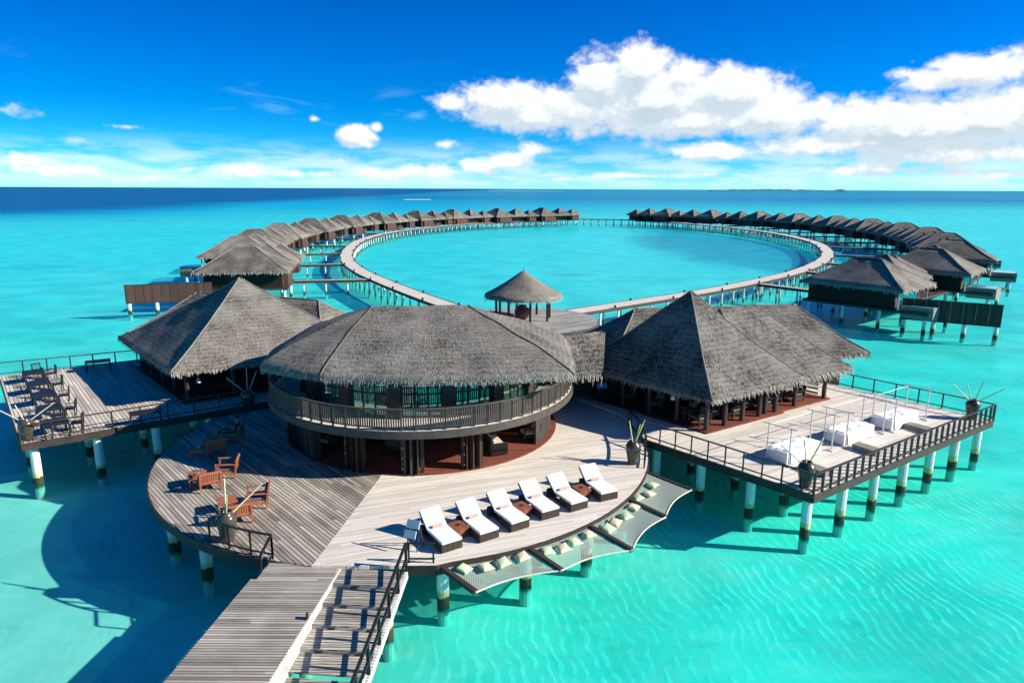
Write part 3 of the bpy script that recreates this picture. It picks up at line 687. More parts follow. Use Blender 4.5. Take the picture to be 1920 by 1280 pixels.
# ground floor: stacks of folded door leaves with a post
for k in range(-8, 2):
    a = -90+22.5*k+2.4
    c = Vector(polar(7.0, a, 3.15)); rad = Vector(polar(1, a, 0)); tan = Vector((-rad.y, rad.x, 0))
    MB().box(c-tan*.42, (.16, .16, 2.18), math.radians(a)).build('post', M['dark'], rb); MB().box(c+tan*.45, (.16, .16, 2.18), math.radians(a)).build('post', M['dark'], rb)
    for j in range(4): MB().box(c+tan*(-.26+.16*j)+rad*(.10*((j % 2))-.05), (.62, .05, 2.1), math.radians(a+(14 if j % 2 else -10))).build('door_leaf', M['wall'] if k % 2 else M['balc'], rb)
    mb = MB()
    for q in range(4): mb.box(c+rad*.14-tan*.42+Vector((0, 0, -.85+.5*q)), (.03, .05, .05), math.radians(a))
    mb.build('door_fittings', M['metal'], rb)
# upper floor: columns, windows
for k in range(-10, 6):
    a = -90+22.5*k-5
    MB().box(polar(6.35, a, 5.5), (.34, .62, 2.15), math.radians(a)).build('column', M['dark'], rb)
for k in range(-7, 5):
    a0 = -90+22.5*k-5+2.9; a1 = a0+22.5-5.8
    fr = MB()
    for j in range(4): t = a0+(a1-a0)*j/3; fr.bar(polar(6.3, t, 4.45), polar(6.3, t, 6.5), .07, .07)
    for z in (4.5, 5.55, 6.5):
        for j in range(3): fr.bar(polar(6.3, a0+(a1-a0)*j/3, z), polar(6.3, a0+(a1-a0)*(j+1)/3, z), .06, .07)
    wnd = fr.build('window', M['black'], rb)
    g = MB()
    for j in range(3):
        t0 = a0+(a1-a0)*j/3; t1 = a0+(a1-a0)*(j+1)/3
        g.quad(polar(6.3, t0, 4.5), polar(6.3, t1, 4.5), polar(6.3, t1, 6.5), polar(6.3, t0, 6.5))
    g.build('pane', M['glass'], wnd)
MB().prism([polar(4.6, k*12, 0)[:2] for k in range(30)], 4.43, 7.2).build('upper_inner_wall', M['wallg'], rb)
# balcony balustrade, one panel per bay
nb = 52
for k in range(nb):
    a0 = 150+k*(240/nb); a1 = a0+240/nb
    mb = MB(); mb.bar(polar(7.98, a0, 5.38), polar(7.98, a1, 5.38), .10, .06); mb.bar(polar(7.98, a0, 4.55), polar(7.98, a1, 4.55), .05, .05)
    mb.bar(polar(7.98, a0, 4.42), polar(7.98, a0, 5.36), .08, .08)
    for j in range(1, 6): t = a0+(a1-a0)*j/6; mb.bar(polar(7.98, t, 4.56), polar(7.98, t, 5.36), .062, .035, up=polar(1, t, 0))
    mb.build('balustrade_panel', M['balc'], rb)
# roof
e = [P(x, y, 6.25) for x, y in ((487, 693), (520, 700), (560, 708), (600, 713), (785, 718), (960, 716), (1030, 713), (1077, 709))]
e += [Vector((3.05, 33.0, 0)), Vector((3.1, 38.0, 0)), Vector((.2, 42.2, 0)), Vector((-5, 43.6, 0)), Vector((-9.8, 42.4, 0)), Vector((-12.3, 39.0, 0)), Vector((-12.6, 34.5, 0))]
e = [Vector((p.x, p.y, 6.42)) for p in e]
T0, T1 = Vector((-7.3, 35.2, 8.72)), Vector((-2.3, 35.2, 8.72)); TM = (T0+T1)/2
tops = [T0, T0, T0, T0, TM, T1, T1, T1, T1, T1, T1, TM, T0, T0, T0]
F = []
for i in range(len(e)):
    j = (i+1) % len(e); F.append((e[i]-BO, e[j]-BO, tops[j]-BO, tops[i]-BO, True))
roof('roof', F, rb, M['thatch'], step=.3, power=.80, tuft=34, fringe=.19, amp=.06, capmat=M['seam'], caps=[(e[3]-BO, T0-BO, .05), (e[7]-BO, T1-BO, .05)])
# ================================================================== PAVILIONS
def pavilion(name, label, F_, A, B, la, lbn, zf, ze, apx, power=1.12, posts_front=6, floor='redfloor'):
    t = thing(name, label, 'pavilion', (F_.x, F_.y, 0)); A = Vector((A.x, A.y, 0)); B = Vector((B.x, B.y, 0))
    E = [Vector((0, 0, ze)), A*la+Vector((0, 0, ze)), A*la+B*lbn+Vector((0, 0, ze)), B*lbn+Vector((0, 0, ze))]
    c = A*la/2+B*lbn/2; w_ = c+Vector((F_.x, F_.y, 0)); za = Qz(apx[0], apx[1], w_.y); T = Vector((c.x, c.y, za))
    fc = [(E[0], E[1], T, T, True), (E[1], E[2], T, T, True), (E[2], E[3], T, T, True), (E[3], E[0], T, T, True)]
    roof('roof', fc, t, M['thatch'], step=.3, power=power, tuft=30, fringe=.21, amp=.06, caps=[(x, T, .045) for x in E])
    ins = 1.05
    q = lambda a, b, z: (A*a+B*b+Vector((0, 0, z)))
    fl = [q(ins-.35, ins-.35, 0), q(la-ins+.35, ins-.35, 0), q(la-ins+.35, lbn-ins+.35, 0), q(ins-.35, lbn-ins+.35, 0)]
    MB().prism([(p.x, p.y) for p in fl], zf+.004, zf+.08).build('floor', M[floor], t, label='red brown timber floor')
    n = posts_front
    for k in range(n):
        p = q(ins+(la-2*ins)*k/(n-1), ins, 0); MB().tube((p.x, p.y, zf+.08), (p.x, p.y, ze+.35), .13).build('post', M['rail'], t)
        if k:
            p = q(ins, ins+(lbn-2*ins)*k/(n-1), 0); MB().tube((p.x, p.y, zf+.08), (p.x, p.y, ze+.35), .11).build('post', M['rail'], t)
    ang = math.atan2(A.y, A.x); mb = MB()
    c1 = q(la*.5, lbn-ins, (zf+ze)/2+.1); mb.box(c1, (la-2*ins, .15, ze-zf), ang)
    c2 = q(la-ins, lbn*.62, (zf+ze)/2+.1); mb.box(c2, (.15, lbn*.55, ze-zf), ang)
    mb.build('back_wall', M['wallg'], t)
    bm_ = MB()
    for (a, b) in ((q(ins, ins, ze+.1), q(la-ins, ins, ze+.1)), (q(ins, ins, ze+.1), q(ins, lbn-ins, ze+.1))): bm_.bar(a, b, .14, .2)
    bm_.build('beam', M['dark'], t)
    return t, q, T
def hiproof_building(name, label, r0, r1, over, half, ze, zr, zf, step=.4):
    c = (Vector(r0)+Vector(r1))/2; ux = (Vector(r1)-Vector(r0)); Lr = ux.length; t = thing(name, label, 'pavilion', (c.x, c.y, 0))
    Fc, hp, E = hip_faces((0, 0), ux, Lr+2*over, 2*half, Lr, ze, zr)
    roof('roof', Fc, t, M['thatch'], step=step, tuft=16, fringe=.32, caps=[(a, b, .05) for a, b in hp])
    ang = math.atan2(ux.y, ux.x); mb = MB(); mb.box((0, 0, (zf+ze)/2), (Lr+2*over-2.4, 2*half-2.2, ze-zf+.3), ang); mb.build('wall', M['wallg'], t)
    return t
# right
FE = P(1335, 757, 4.15); SE = P(1513, 715, 4.15); A_ = (SE-FE); la = A_.length; A_.normalize(); B_ = Vector((BE.x, BE.y, 0))
rp, rq, rT = pavilion('dining_pavilion', 'open pavilion with steep pyramid thatched roof behind the white daybeds', FE, A_, B_, la, 9.6, ZE, 4.36, (1317, 545), posts_front=5)
C2 = P(1598, 692, 4.15); l2 = 8.2
F2 = C2-A_*l2+B_*.0+Vector((0, 0, 0)); F2.z = 0
t2 = thing('side_pavilion', 'lower thatched pavilion joined to the right side of the pyramid roofed pavilion', 'pavilion', (F2.x, F2.y, 0))
E = [Vector((0, 0, 4.3)), A_*l2+Vector((0, 0, 4.3)), A_*l2+B_*8.0+Vector((0, 0, 4.3)), B_*8.0+Vector((0, 0, 4.3))]
cc = A_*(l2-3.9)+B_*4.0; zt = Qz(1392, 570, (F2+cc).y); T = Vector((cc.x, cc.y, zt)); T_ = Vector((cc.x, cc.y, zt))-A_*3; T_.z = zt
roof('roof', [(E[0], E[1], T, T_, True), (E[1], E[2], T, T, True), (E[2], E[3], T_, T, True), (E[3], E[0], T_, T_, True)], t2, M['thatch'], step=.3, tuft=30, fringe=.34, caps=[(E[1], T, .045)])
qq = lambda a, b, z: (A_*a+B_*b+Vector((0, 0, z)))
MB().prism([(p.x, p.y) for p in (qq(-.2, .7, 0), qq(l2-.7, .7, 0), qq(l2-.7, 7.2, 0), qq(-.2, 7.2, 0))], ZE+.006, ZE+.09).build('floor', M['redfloor'], t2)
for a in (1.6, 4.3, l2-1.0): p = qq(a, .95, 0); MB().tube((p.x, p.y, ZE+.08), (p.x, p.y, 4.6), .13).build('post', M['rail'], t2)
mb = MB(); mb.box(qq(l2*.5, 6.9, 3.3), (l2-2, .15, 2.2), math.atan2(A_.y, A_.x)); mb.build('back_wall', M['wallg'], t2)
mb = MB()
for k in range(7): mb.bar(qq(l2-1.0, 1.3, ZE+.3+.28*k), qq(l2-1.0, 4.4, ZE+.3+.28*k), .04, .14)
mb.build('slat_screen', M['cream'], t2)
hiproof_building('rear_pavilion', 'rear thatched pavilion at the far right corner of the complex over the water', P(1190, 580, 7.0).xy, P(1493, 571, 7.0).xy, 3.0, 4.0, 4.4, 7.0, 2.1)
# left
FWp = P(320, 705, 4.35); LWp = P(222, 637, 4.35); Bw = LWp-FWp; lbw = Bw.length; Bw.normalize(); RWp = P(490, 684, 4.35); Aw = (RWp-FWp).normalized()
lp, lq, lT = pavilion('dining_pavilion', 'open pavilion with pyramid thatched roof on the left dining deck', FWp, Aw, Bw, lbw, lbw, ZW, 4.56, (445, 521), posts_front=5, power=1.1)
hiproof_building('rear_pavilion', 'rear thatched pavilion half hidden behind the left pyramid roof', P(370, 548, 7.0).xy, P(597, 563, 7.0).xy, 3.0, 4.0, 4.4, 7.0, 2.1)
# link between round building and right pavilion
lt = thing('link_roof', 'small thatched link roof between the round building and the right pavilion', 'pavilion', (3.2, 37, 0)); o_ = Vector((3.2, 37, 0))
a, b = P(1040, 710, 4.85), P(1131, 704, 4.85); c_, d_ = P(1135, 620, 6.6), P(1000, 640, 6.6)
a.z = b.z = 5.0
sh = Vector((-.5, 4.2, 0)); e2, f2 = Vector((c_.x, c_.y, 0))+sh, Vector((d_.x, d_.y, 0))+sh; e2.z = f2.z = 5.0
roof('roof', [(a-o_, b-o_, c_-o_, d_-o_, True), (e2-o_, f2-o_, d_-o_, c_-o_, True), (b-o_, e2-o_, c_-o_, c_-o_, True)], lt, M['thatch'], step=.25, tuft=34, fringe=.34)
mb = MB(); mb.box((.6, 3.4, 3.5), (4.6, .15, 3.0), .2); mb.build('wall', M['wallg'], lt)
for (x, y) in ((1092, 742), (1146, 748)): p = P(x, y, ZD); MB().tube((p.x-3.2, p.y-37, ZD), (p.x-3.2, p.y-37, 5.1), .1).build('post', M['rail'], lt)
p = P(1110, 700, 3.6); t = thing('wall_board', 'blue hanging board on the dark wall under the link roof', 'board', (p.x, p.y+.3, 3.2)); MB().box((0, 0, .35), (.5, .05, .85), .1).build('panel', M['blueboard'], t)
MB().tube((0, 0, .75), (0, 0, 1.6), .012).build('cord', M['black'], t)
# ================================================================== GAZEBO
gz = thing('gazebo', 'small open gazebo with conical thatched roof on dark posts by the lagoon ring', 'gazebo', (1.1, 67.3, 0))
ga, gr = Qz(978, 506, 67.3), 3.85; gze = Qz(980, 563, 63.5)
F = []; n = 20
for k in range(n):
    a0, a1 = 2*PI*k/n, 2*PI*(k+1)/n; T = Vector((0, 0, ga)); F.append((Vector((gr*math.cos(a0), gr*math.sin(a0), gze)), Vector((gr*math.cos(a1), gr*math.sin(a1), gze)), T, T, True))
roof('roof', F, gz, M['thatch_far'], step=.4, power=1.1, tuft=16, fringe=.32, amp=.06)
MB().tube((0, 0, ga-.1), (.05, 0, ga+.35), .05, .01, 6).build('finial', M['black'], gz)
for k in range(8):
    a = 2*PI*(k+.3)/8; MB().tube((2.75*math.cos(a), 2.75*math.sin(a), ZD), (2.75*math.cos(a), 2.75*math.sin(a), gze+.3), .12).build('post', M['black'], gz)
t = thing('clay_pot', 'big round red brown clay pot under the conical gazebo', 'pot', (1.0, 66.6, ZD))
MB().lathe((0, 0, 0), [(0, 0), (.3, 0), (.62, .35), (.78, .8), (.70, 1.15), (.4, 1.4), (.46, 1.5), (.40, 1.5), (.3, 1.35)]).build('body', M['pot'], t, smooth=True)
# ================================================================== RING WALKWAY
ringL = catmull([(-4.3, 70.2), (-6.5, 74.0), (-11.86, 83.46), (-17.91, 94.87), (-24.0, 107.6), (-30.2, 125.0), (-34.88, 146.82), (-37.8, 172.0), (-36.6, 200.0), (-30.0, 225.0), (-17.5, 252.0), (3.0, 278.0), (27.5, 297.0)], 8)
ringR = catmull([(6.6, 71.4), (14.83, 78.36), (26.36, 88.3), (36.22, 98.38), (46.45, 110.15), (58.22, 127.89), (67.4, 147.0), (75.5, 172.0), (78.8, 200.0), (77.2, 228.0), (71.5, 252.0), (61.92, 275.0), (51.5, 289.0)], 8)
gap_ = [(27.5, 297.0), (51.5, 289.0)]
def strip(pts, hw, z):
    mb = MB(); L = []
    for i, p in enumerate(pts):
        a = Vector(pts[max(i-1, 0)]); b = Vector(pts[min(i+1, len(pts)-1)]); d = (b-a).normalized(); n_ = Vector((-d.y, d.x)); L.append((Vector(p)+n_*hw, Vector(p)-n_*hw))
    for (a, b), (c, d) in zip(L, L[1:]):
        mb.v += [(a.x, a.y, z), (b.x, b.y, z), (d.x, d.y, z), (c.x, c.y, z), (a.x, a.y, z-.16), (b.x, b.y, z-.16), (d.x, d.y, z-.16), (c.x, c.y, z-.16)]
        i = len(mb.v)-8; mb.f += [(i, i+1, i+2, i+3), (i+7, i+6, i+5, i+4), (i, i+4, i+5, i+1), (i+1, i+5, i+6, i+2), (i+2, i+6, i+7, i+3), (i+3, i+7, i+4, i)]
    return mb, L
walk_far = material('ring_boards'); mm, nn = walk_far
pos_ = nn.new('ShaderNodeNewGeometry').outputs['Position']; cc_ = nn.mix(nn.noise(pos_, .6, 6, .7), (.42, .39, .35), (.74, .69, .62)); finish(nn, bsdf(nn, cc_, .85)); M['ring'] = mm
def walkway(name, label, pts, hw, z, step, group, rails=True, cap=100, r=.13, zb=-1.3):
    t = thing(name, label, 'boardwalk', (pts[0][0], pts[0][1], 0), 0, group); o = Vector(pts[0]); q = [(p[0]-o.x, p[1]-o.y) for p in pts]
    mb, L = strip(q, hw, z); mb.build('boards', M['ring'], t)
    eb = MB()
    for (a, b), (c, d) in zip(L, L[1:]):
        eb.bar((a.x, a.y, z-.14), (c.x, c.y, z-.14), .12, .34); eb.bar((b.x, b.y, z-.14), (d.x, d.y, z-.14), .12, .34)
    eb.build('edge_beam', M['rail'], t)
    rs_ = resample(q, step); cnt = 0; rest = MB(); ps = []
    for i, p in enumerate(rs_):
        a = rs_[max(i-1, 0)]; b = rs_[min(i+1, len(rs_)-1)]; d = (b-a).normalized() if (b-a).length else Vector((1, 0)); n_ = Vector((-d.y, d.x))
        for s_ in (-1, 1): ps.append(Vector((p.x, p.y))+n_*(hw-.15)*s_)
    for i, p in enumerate(ps):
        if i < cap: MB().tube((p.x, p.y, zb), (p.x, p.y, z-.17), r, None, 8).build('pile', M['pile'], t)
        else: rest.tube((p.x, p.y, zb), (p.x, p.y, z-.17), r, None, 6, cap=False)
    if rest.f: rest.build('pile', M['pile'], t)['kind'] = 'stuff'
    return t
walkway('ring_walkway', 'left half of the curved walkway ringing the lagoon, on rows of white piles', ringL, 1.22, ZD+.01, 2.9, 'walkways of the lagoon ring')
walkway('ring_walkway', 'right half of the curved walkway ringing the lagoon, on rows of white piles', ringR, 1.22, ZD+.01, 2.9, 'walkways of the lagoon ring')
walkway('link_walkway', 'thin far walkway closing the gap between the two rows of villas', gap_, .9, ZD+.3, 3.2, 'walkways of the lagoon ring')
def bollards(pts, step, side, lab):
    rs_ = resample(pts, step)
    for i, p in enumerate(rs_[1:26]):
        a = rs_[i]; d = (p-a).normalized(); n_ = Vector((-d.y, d.x))*side; s_ = 1 if i % 2 else -1
        t = thing('bollard_light', lab, 'light', (p.x+n_.x*1.1*s_, p.y+n_.y*1.1*s_, ZD+.02), 0, 'bollard lights along the ring walkway')
        MB().box((0, 0, .14), (.2, .2, .28)).build('housing', M['black'], t)
bollards(ringL, 5.2, 1, 'small dark bollard light on the edge of the left half of the ring walkway')
bollards(ringR, 5.2, 1, 'small dark bollard light on the edge of the right half of the ring walkway')
# ================================================================== VILLAS
def villa(sgn, label):
    t = thing('water_villa', label, 'villa', (0, 0, 0), 0, 'thatched villas round the lagoon ring'); y = lambda v: sgn*v
    def box(mb, u0, u1, v0, v1, z0, z1): mb.box(((u0+u1)/2, y((v0+v1)/2), (z0+z1)/2), (abs(u1-u0), abs(v1-v0), z1-z0))
    ze = 4.42
    def rf(cu, cv, L, Wd, rg, zr):
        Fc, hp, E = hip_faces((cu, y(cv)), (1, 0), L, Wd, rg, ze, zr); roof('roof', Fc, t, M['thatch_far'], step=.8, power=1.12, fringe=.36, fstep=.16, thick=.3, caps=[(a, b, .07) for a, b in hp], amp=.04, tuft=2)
    rf(0, 0, 11.4, 9.2, 2.6, 7.15); rf(-1.4, 8.1, 8.4, 7.4, .05, 7.05); rf(-2.6, 13.9, 6.4, 5.8, .05, 6.45)
    mb = MB(); box(mb, -4.9, 4.6, -3.6, 3.6, 2.2, 4.6); box(mb, -3.2, 2.0, 5.4, 10.9, 2.2, 4.6); box(mb, -4.6, .2, 11.6, 16.0, 2.2, 4.6); mb.build('wall', M['wall'], t)
    mb = MB(); box(mb, -5.5, -4.9, -2.6, 2.2, 2.2, 4.15); mb.build('bathroom_wall', M['wall'], t); mb = MB(); box(mb, -5.2, -4.6, 12.2, 15.6, 2.2, 4.15); mb.build('bathroom_wall', M['wall'], t)
    mb = MB(); box(mb, -3.23, -3.2, 6.6, 8.0, 2.25, 4.2); mb.build('door', M['black'], t)
    mb = MB(); box(mb, 4.6, 4.63, -2.6, 2.6, 2.3, 4.2); mb.build('window', M['glass'], t)
    mb = MB(); box(mb, -5.5, 8.2, -3.9, 3.9, 1.92, 2.19); box(mb, -3.5, 3.4, 4.0, 16.2, 1.92, 2.19); mb.build('deck', M['rail'], t)
    mb = MB(); box(mb, 5.2, 8.4, -3.4, -.2, 1.4, 2.75); pool = mb.build('plunge_pool', M['grey'], t)
    mb = MB(); box(mb, 5.4, 8.2, -3.2, -.4, 2.70, 2.765); mb.build('pool_water', M['poolw'], pool)
    for (u, v) in [(a, b) for a in (-5, -1, 3, 7.6) for b in (-3.2, 3.2)]+[(-3, 9), (1.6, 9), (-3.6, 15), (1, 15)]:
        MB().tube((u, y(v), -1.3), (u, y(v), 1.93), .2, None, 8).build('pile', M['pile'], t)
    for u, v in ((5.1, -3.9), (5.1, 3.9)): MB().tube((u, y(v), 2.2), (u, y(v), 4.5), .09, None, 6).build('post', M['metal'], t)
    return t
M['poolw'] = plain('pool_water', (.02, .30, .36), .08, .1, 2, .05, spec=.5)
VL = [(-35, 89.8), (-43.5, 109.5), (-48.3, 129), (-51, 151), (-51.2, 175), (-49, 198), (-43, 219), (-33.5, 240), (-22.5, 257), (-6, 271.5), (12, 284.5)]
VR = [(40.9, 78.4), (56.5, 92.5), (69.8, 108.5), (79.6, 126.5), (88, 146), (94.5, 167), (98, 189), (98.3, 210), (95.3, 231), (89.2, 250), (77.5, 269), (63.5, 284)]
ordn = ['nearest', 'second', 'third', 'fourth', 'fifth', 'sixth', 'seventh', 'eighth', 'ninth', 'tenth', 'eleventh', 'farthest']
protoL = villa(-1, 'x'); protoR = villa(1, 'x')
def place(VS, proto, side, over):
    for i, c in enumerate(VS):
        a = Vector(VS[max(i-1, 0)]); b = Vector(VS[min(i+1, len(VS)-1)]); d = (b-a).normalized(); o = Vector((-d.y, d.x)) if side == 'left' else Vector((d.y, -d.x))
        ang = math.atan2(o.y, o.x)
        if i in over: ang = math.radians(over[i])
        k = ordn[i] if not (side == 'left' and i == 10) else 'farthest'
        lab = {'nearest': 'nearest thatched water villa of the %s row, showing its whole roof and boarded wall', 'farthest': 'farthest thatched water villa at the far end of the %s row'}.get(k, k+' thatched water villa of the %s row, counted from the viewer') % side
        if i == 0: proto.location = (c[0], c[1], 0); proto.rotation_euler = (0, 0, ang); proto['label'] = lab
        else: copy_thing(proto, (c[0], c[1], 0), ang, lab)
        # jetty from the ring to the villa
        R_ = ringL if side == 'left' else ringR
        p0 = Vector(c)-Vector((math.cos(ang), math.sin(ang)))*3.6 + Vector((-math.sin(ang), math.cos(ang)))*(-5.0 if side == 'left' else 5.0)*(1)
        dr = Vector((-math.cos(ang), -math.sin(ang))); best = None
        for q in R_:
            v = Vector(q)-p0; s_ = abs(v.x*dr.y-v.y*dr.x)+(0 if v.dot(dr) > 0 else 99)
            if best is None or s_ < best[0]: best = (s_, Vector(q))
        q = best[1]; dd = (p0-q).normalized(); q = q+dd*1.2
        walkway('villa_jetty', 'thin jetty to the '+lab.split(' thatched')[0]+' villa of the '+side+' row', [tuple(q), tuple(q.lerp(p0, .5)), tuple(p0)], .55, ZD-.05, 3.0, 'jetties between ring walkway and villas', r=.12)
place(VL, protoL, 'left', {0: 191, 1: 194})
place(VR, protoR, 'right', {0: -50})
def screen(label, pts, z0, z1, n):
    t = thing('privacy_screen', label, 'screen', (pts[0][0], pts[0][1], 0), 0, 'boarded privacy screens of the nearest villas'); a = Vector((0, 0)); b = Vector(pts[1])-Vector(pts[0]); d = b.normalized()
    for k in range(n):
        p = a.lerp(b, (k+.5)/n); MB().box((p.x, p.y, (z0+z1)/2), (b.length/n-.012, .08, z1-z0), math.atan2(b.y, b.x)).build('panel', M['wall'], t)
    mb = MB(); mb.bar((0, 0, z1+.03), (b.x, b.y, z1+.03), .14, .07); mb.bar((0, 0, z0-.05), (b.x, b.y, z0-.05), .2, .1); mb.build('cap_rail', M['rail'], t)
    for k in range(4): p = a.lerp(b, (k+.12)/3.24); MB().tube((p.x, p.y, -1.3), (p.x, p.y, z0-.1), .22).build('pile', M['pile'], t)
    return t
p, q = P(236, 569, 1.2), P(400, 562, 1.2); screen('dark boarded screen on piles left of the nearest left villa', (p.xy, q.xy), 1.25, 3.35, 9)
p, q = P(1688, 597, 1.2), P(1876, 613, 1.2); screen('dark boarded privacy screen on piles right of the nearest right villa', (p.xy, q.xy), 1.25, 3.4, 8)
# ================================================================== FURNITURE
def ang_of(v): return math.atan2(v[1], v[0])
# sun loungers: local x runs from the foot end to the head end
def lounger():
    t = thing('sun_lounger', 'x', 'sun lounger', (0, 0, 0), 0, 'sun loungers in a row on the round deck')
    MB().box((.42, 0, .17), (.84, .84, .30)).build('base', M['wicker'], t, bevel=.012)
    MB().box((1.62, 0, .19), (.30, .88, .34)).build('head_base', M['wicker'], t, bevel=.012)
    MB().box((1.16, .40, .12), (.66, .05, .12)).build('side_rail', M['wicker'], t); MB().box((1.16, -.40, .12), (.66, .05, .12)).build('side_rail', M['wicker'], t)
    m = MB(); th = math.radians(38)
    prof = [(.0, .33), (1.22, .33), (1.22+.86*math.cos(th), .33+.86*math.sin(th))]; tk = .10
    nrm = [(0, 1), (-math.sin(th/2), math.cos(th/2)), (-math.sin(th), math.cos(th))]
    pts = []
    for (a, b), (nx, nz) in zip(prof, nrm):
        for y in (-.41, .41): pts += [(a, y, b), (a+nx*tk, y, b+nz*tk)]
    m.v = pts; k = lambda i, j: i*4+j
    for i in (0, 1):
        m.f += [(k(i, 1), k(i+1, 1), k(i+1, 3), k(i, 3)), (k(i, 2), k(i+1, 2), k(i+1, 0), k(i, 0)), (k(i, 0), k(i+1, 0), k(i+1, 1), k(i, 1)), (k(i, 3), k(i+1, 3), k(i+1, 2), k(i, 2))]
    m.f += [(k(0, 0), k(0, 1), k(0, 3), k(0, 2)), (k(2, 2), k(2, 3), k(2, 1), k(2, 0))]
    m.build('mattress', M['white'], t, smooth=False, bevel=.03)
    m = MB(); m.bar((1.24, 0, .30), (1.24+.84*math.cos(th), 0, .30+.84*math.sin(th)), .8, .04); m.bar((1.55, .3, .33), (1.75, .3, .68), .04); m.bar((1.55, -.3, .33), (1.75, -.3, .68), .04)
    m.build('back_frame', M['wicker'], t)
    m = MB(); m.tube((1.16, -.20, .50), (1.16, .22, .50), .062, None, 10); m.build('towel_roll', M['pink'], t, smooth=False)
    return t
fh = [((848, 1012), (800, 946)), ((918, 993), (868, 930)), ((976, 974), (925, 916)), ((1033, 953), (985, 898)), ((1087, 938), (1040, 884)), ((1143, 920), (1096, 867))]
proto = None; pos6 = []
lab6 = ['white sun lounger nearest to the pier rail', 'second white sun lounger from the pier rail, right of the first low table', 'third white sun lounger from the pier rail, left of the middle low table',
        'fourth white sun lounger from the pier rail, right of the middle low table', 'fifth white sun lounger from the pier rail, left of the last low table', 'last white sun lounger, nearest to the tall vase on the right rim']
for i, (f, h) in enumerate(fh):
    a, b = P(*f, 2.43), P(*h, 2.95); d = (b-a); d.z = 0; d.normalize(); ang = ang_of(d); loc_ = (a.x, a.y, ZD); pos6.append((Vector((a.x, a.y, 0)), d))
    if i == 0: proto = lounger(); proto.location = loc_; proto.rotation_euler = (0, 0, ang); proto['label'] = lab6[0]
    else: copy_thing(proto, loc_, ang+random.uniform(-.035, .035), lab6[i])
def low_table():
    t = thing('low_table', 'x', 'table', (0, 0, 0), 0, 'low slatted tables between the sun loungers')
    MB().box((0, 0, .36), (.70, .56, .05)).build('tabletop', M['redwood'], t)
    for sx_ in (-1, 1): MB().box((sx_*.29, 0, .17), (.06, .5, .33)).build('side_panel', M['redwood'], t)
    return t
def ashtray(x, y, z, lab):
    t = thing('ashtray', lab, 'ashtray', (x, y, z), 0, 'small ashtrays on the low tables'); MB().lathe((0, 0, 0), [(0, 0), (.05, 0), (.06, .035), (.045, .035), (.04, .012), (0, .012)], 12).build('dish', M['black'], t)
proto = None
for i, (k, lab) in enumerate(((0, 'first two loungers near the pier rail'), (2, 'third and fourth loungers'), (4, 'last two loungers near the right rim'))):
    c = (pos6[k][0]+pos6[k+1][0])/2+pos6[k][1]*.98; loc_ = (c.x, c.y, ZD)
    if proto is None: proto = low_table(); proto.location = loc_; proto.rotation_euler = (0, 0, ang_of(pos6[k][1])); proto['label'] = 'low red slatted table between the '+lab
    else: copy_thing(proto, loc_, ang_of(pos6[k][1]), 'low red slatted table between the '+lab)
    ashtray(c.x, c.y, ZD+.385, 'small dark ashtray on the low table between the '+lab)
# overwater nets with pillows
beams = [((818, 1056), (892, 1110)), ((988, 1026), (1053, 1069)), ((1105, 986), (1185, 1031)), ((1178, 936), (1248, 969)), ((1210, 884), (1297, 918))]
BB = [(P(*a, 1.86), P(*b, 1.80)) for a, b in beams]
nl = ['nearest to the pier, with the beam at its left', 'second from the pier', 'third from the pier', 'at the right end beside the daybed deck']
for i in range(4):
    (a, b), (c, d) = BB[i], BB[i+1]
    t = thing('lounging_net', 'pale mesh net over the water, %s' % nl[i], 'net', (a.x, a.y, 0), 0, 'lounging nets hung along the rim of the round deck'); o = Vector((a.x, a.y, 0))
    mb = MB(); N_ = 14; cen = Vector((C0[0], C0[1], 0))
    def pt(u, v):
        # inner edge follows the deck rim, outer edge is a rope curving inwards
        th0 = math.atan2(a.y-cen.y, a.x-cen.x); th1 = math.atan2(c.y-cen.y, c.x-cen.x); th = th0+(th1-th0)*u; rr = (a-cen).xy.length*(1-u)+(c-cen).xy.length*u
        inn = Vector((cen.x+rr*math.cos(th), cen.y+rr*math.sin(th), 1.86)); out = b.lerp(d, u); mid_ = (inn-out); mid_.z = 0
        out = out+mid_.normalized()*.26*math.sin(PI*u); p = inn.lerp(out, v); p.z -= .10*math.sin(PI*u)*math.sin(PI*min(1, v*.9+.05)); return p-o
    for p_ in range(N_):
        for q_ in range(8):
            u0, u1, v0, v1 = p_/N_, (p_+1)/N_, q_/8, (q_+1)/8; L1, L2 = 4.0, 1.9
            mb.quad(pt(u0, v0), pt(u1, v0), pt(u1, v1), pt(u0, v1), [(u0*L1, v0*L2), (u1*L1, v0*L2), (u1*L1, v1*L2), (u0*L1, v1*L2)])
    mb.build('net', M['net'], t, smooth=True)
    mb = MB()
    for p_ in range(N_): mb.tube(pt(p_/N_, 1), pt((p_+1)/N_, 1), .03, None, 6)
    mb.build('edge_rope', M['cream'], t)
    mb = MB(); mb.bar(a-o, b-o, .16, .16); mb.build('beam', M['rail'], t)
    if i == 3: MB().bar(c-o, d-o, .10, .10).build('beam', M['rail'], t)
pil = [(870, 1064), (911, 1061), (942, 1053), (978, 1042), (1026, 1031), (1055, 1026), (1077, 1014), (1103, 1000), (1140, 989), (1153, 978), (1173, 966), (1188, 949), (1195, 932), (1217, 924), (1223, 908)]
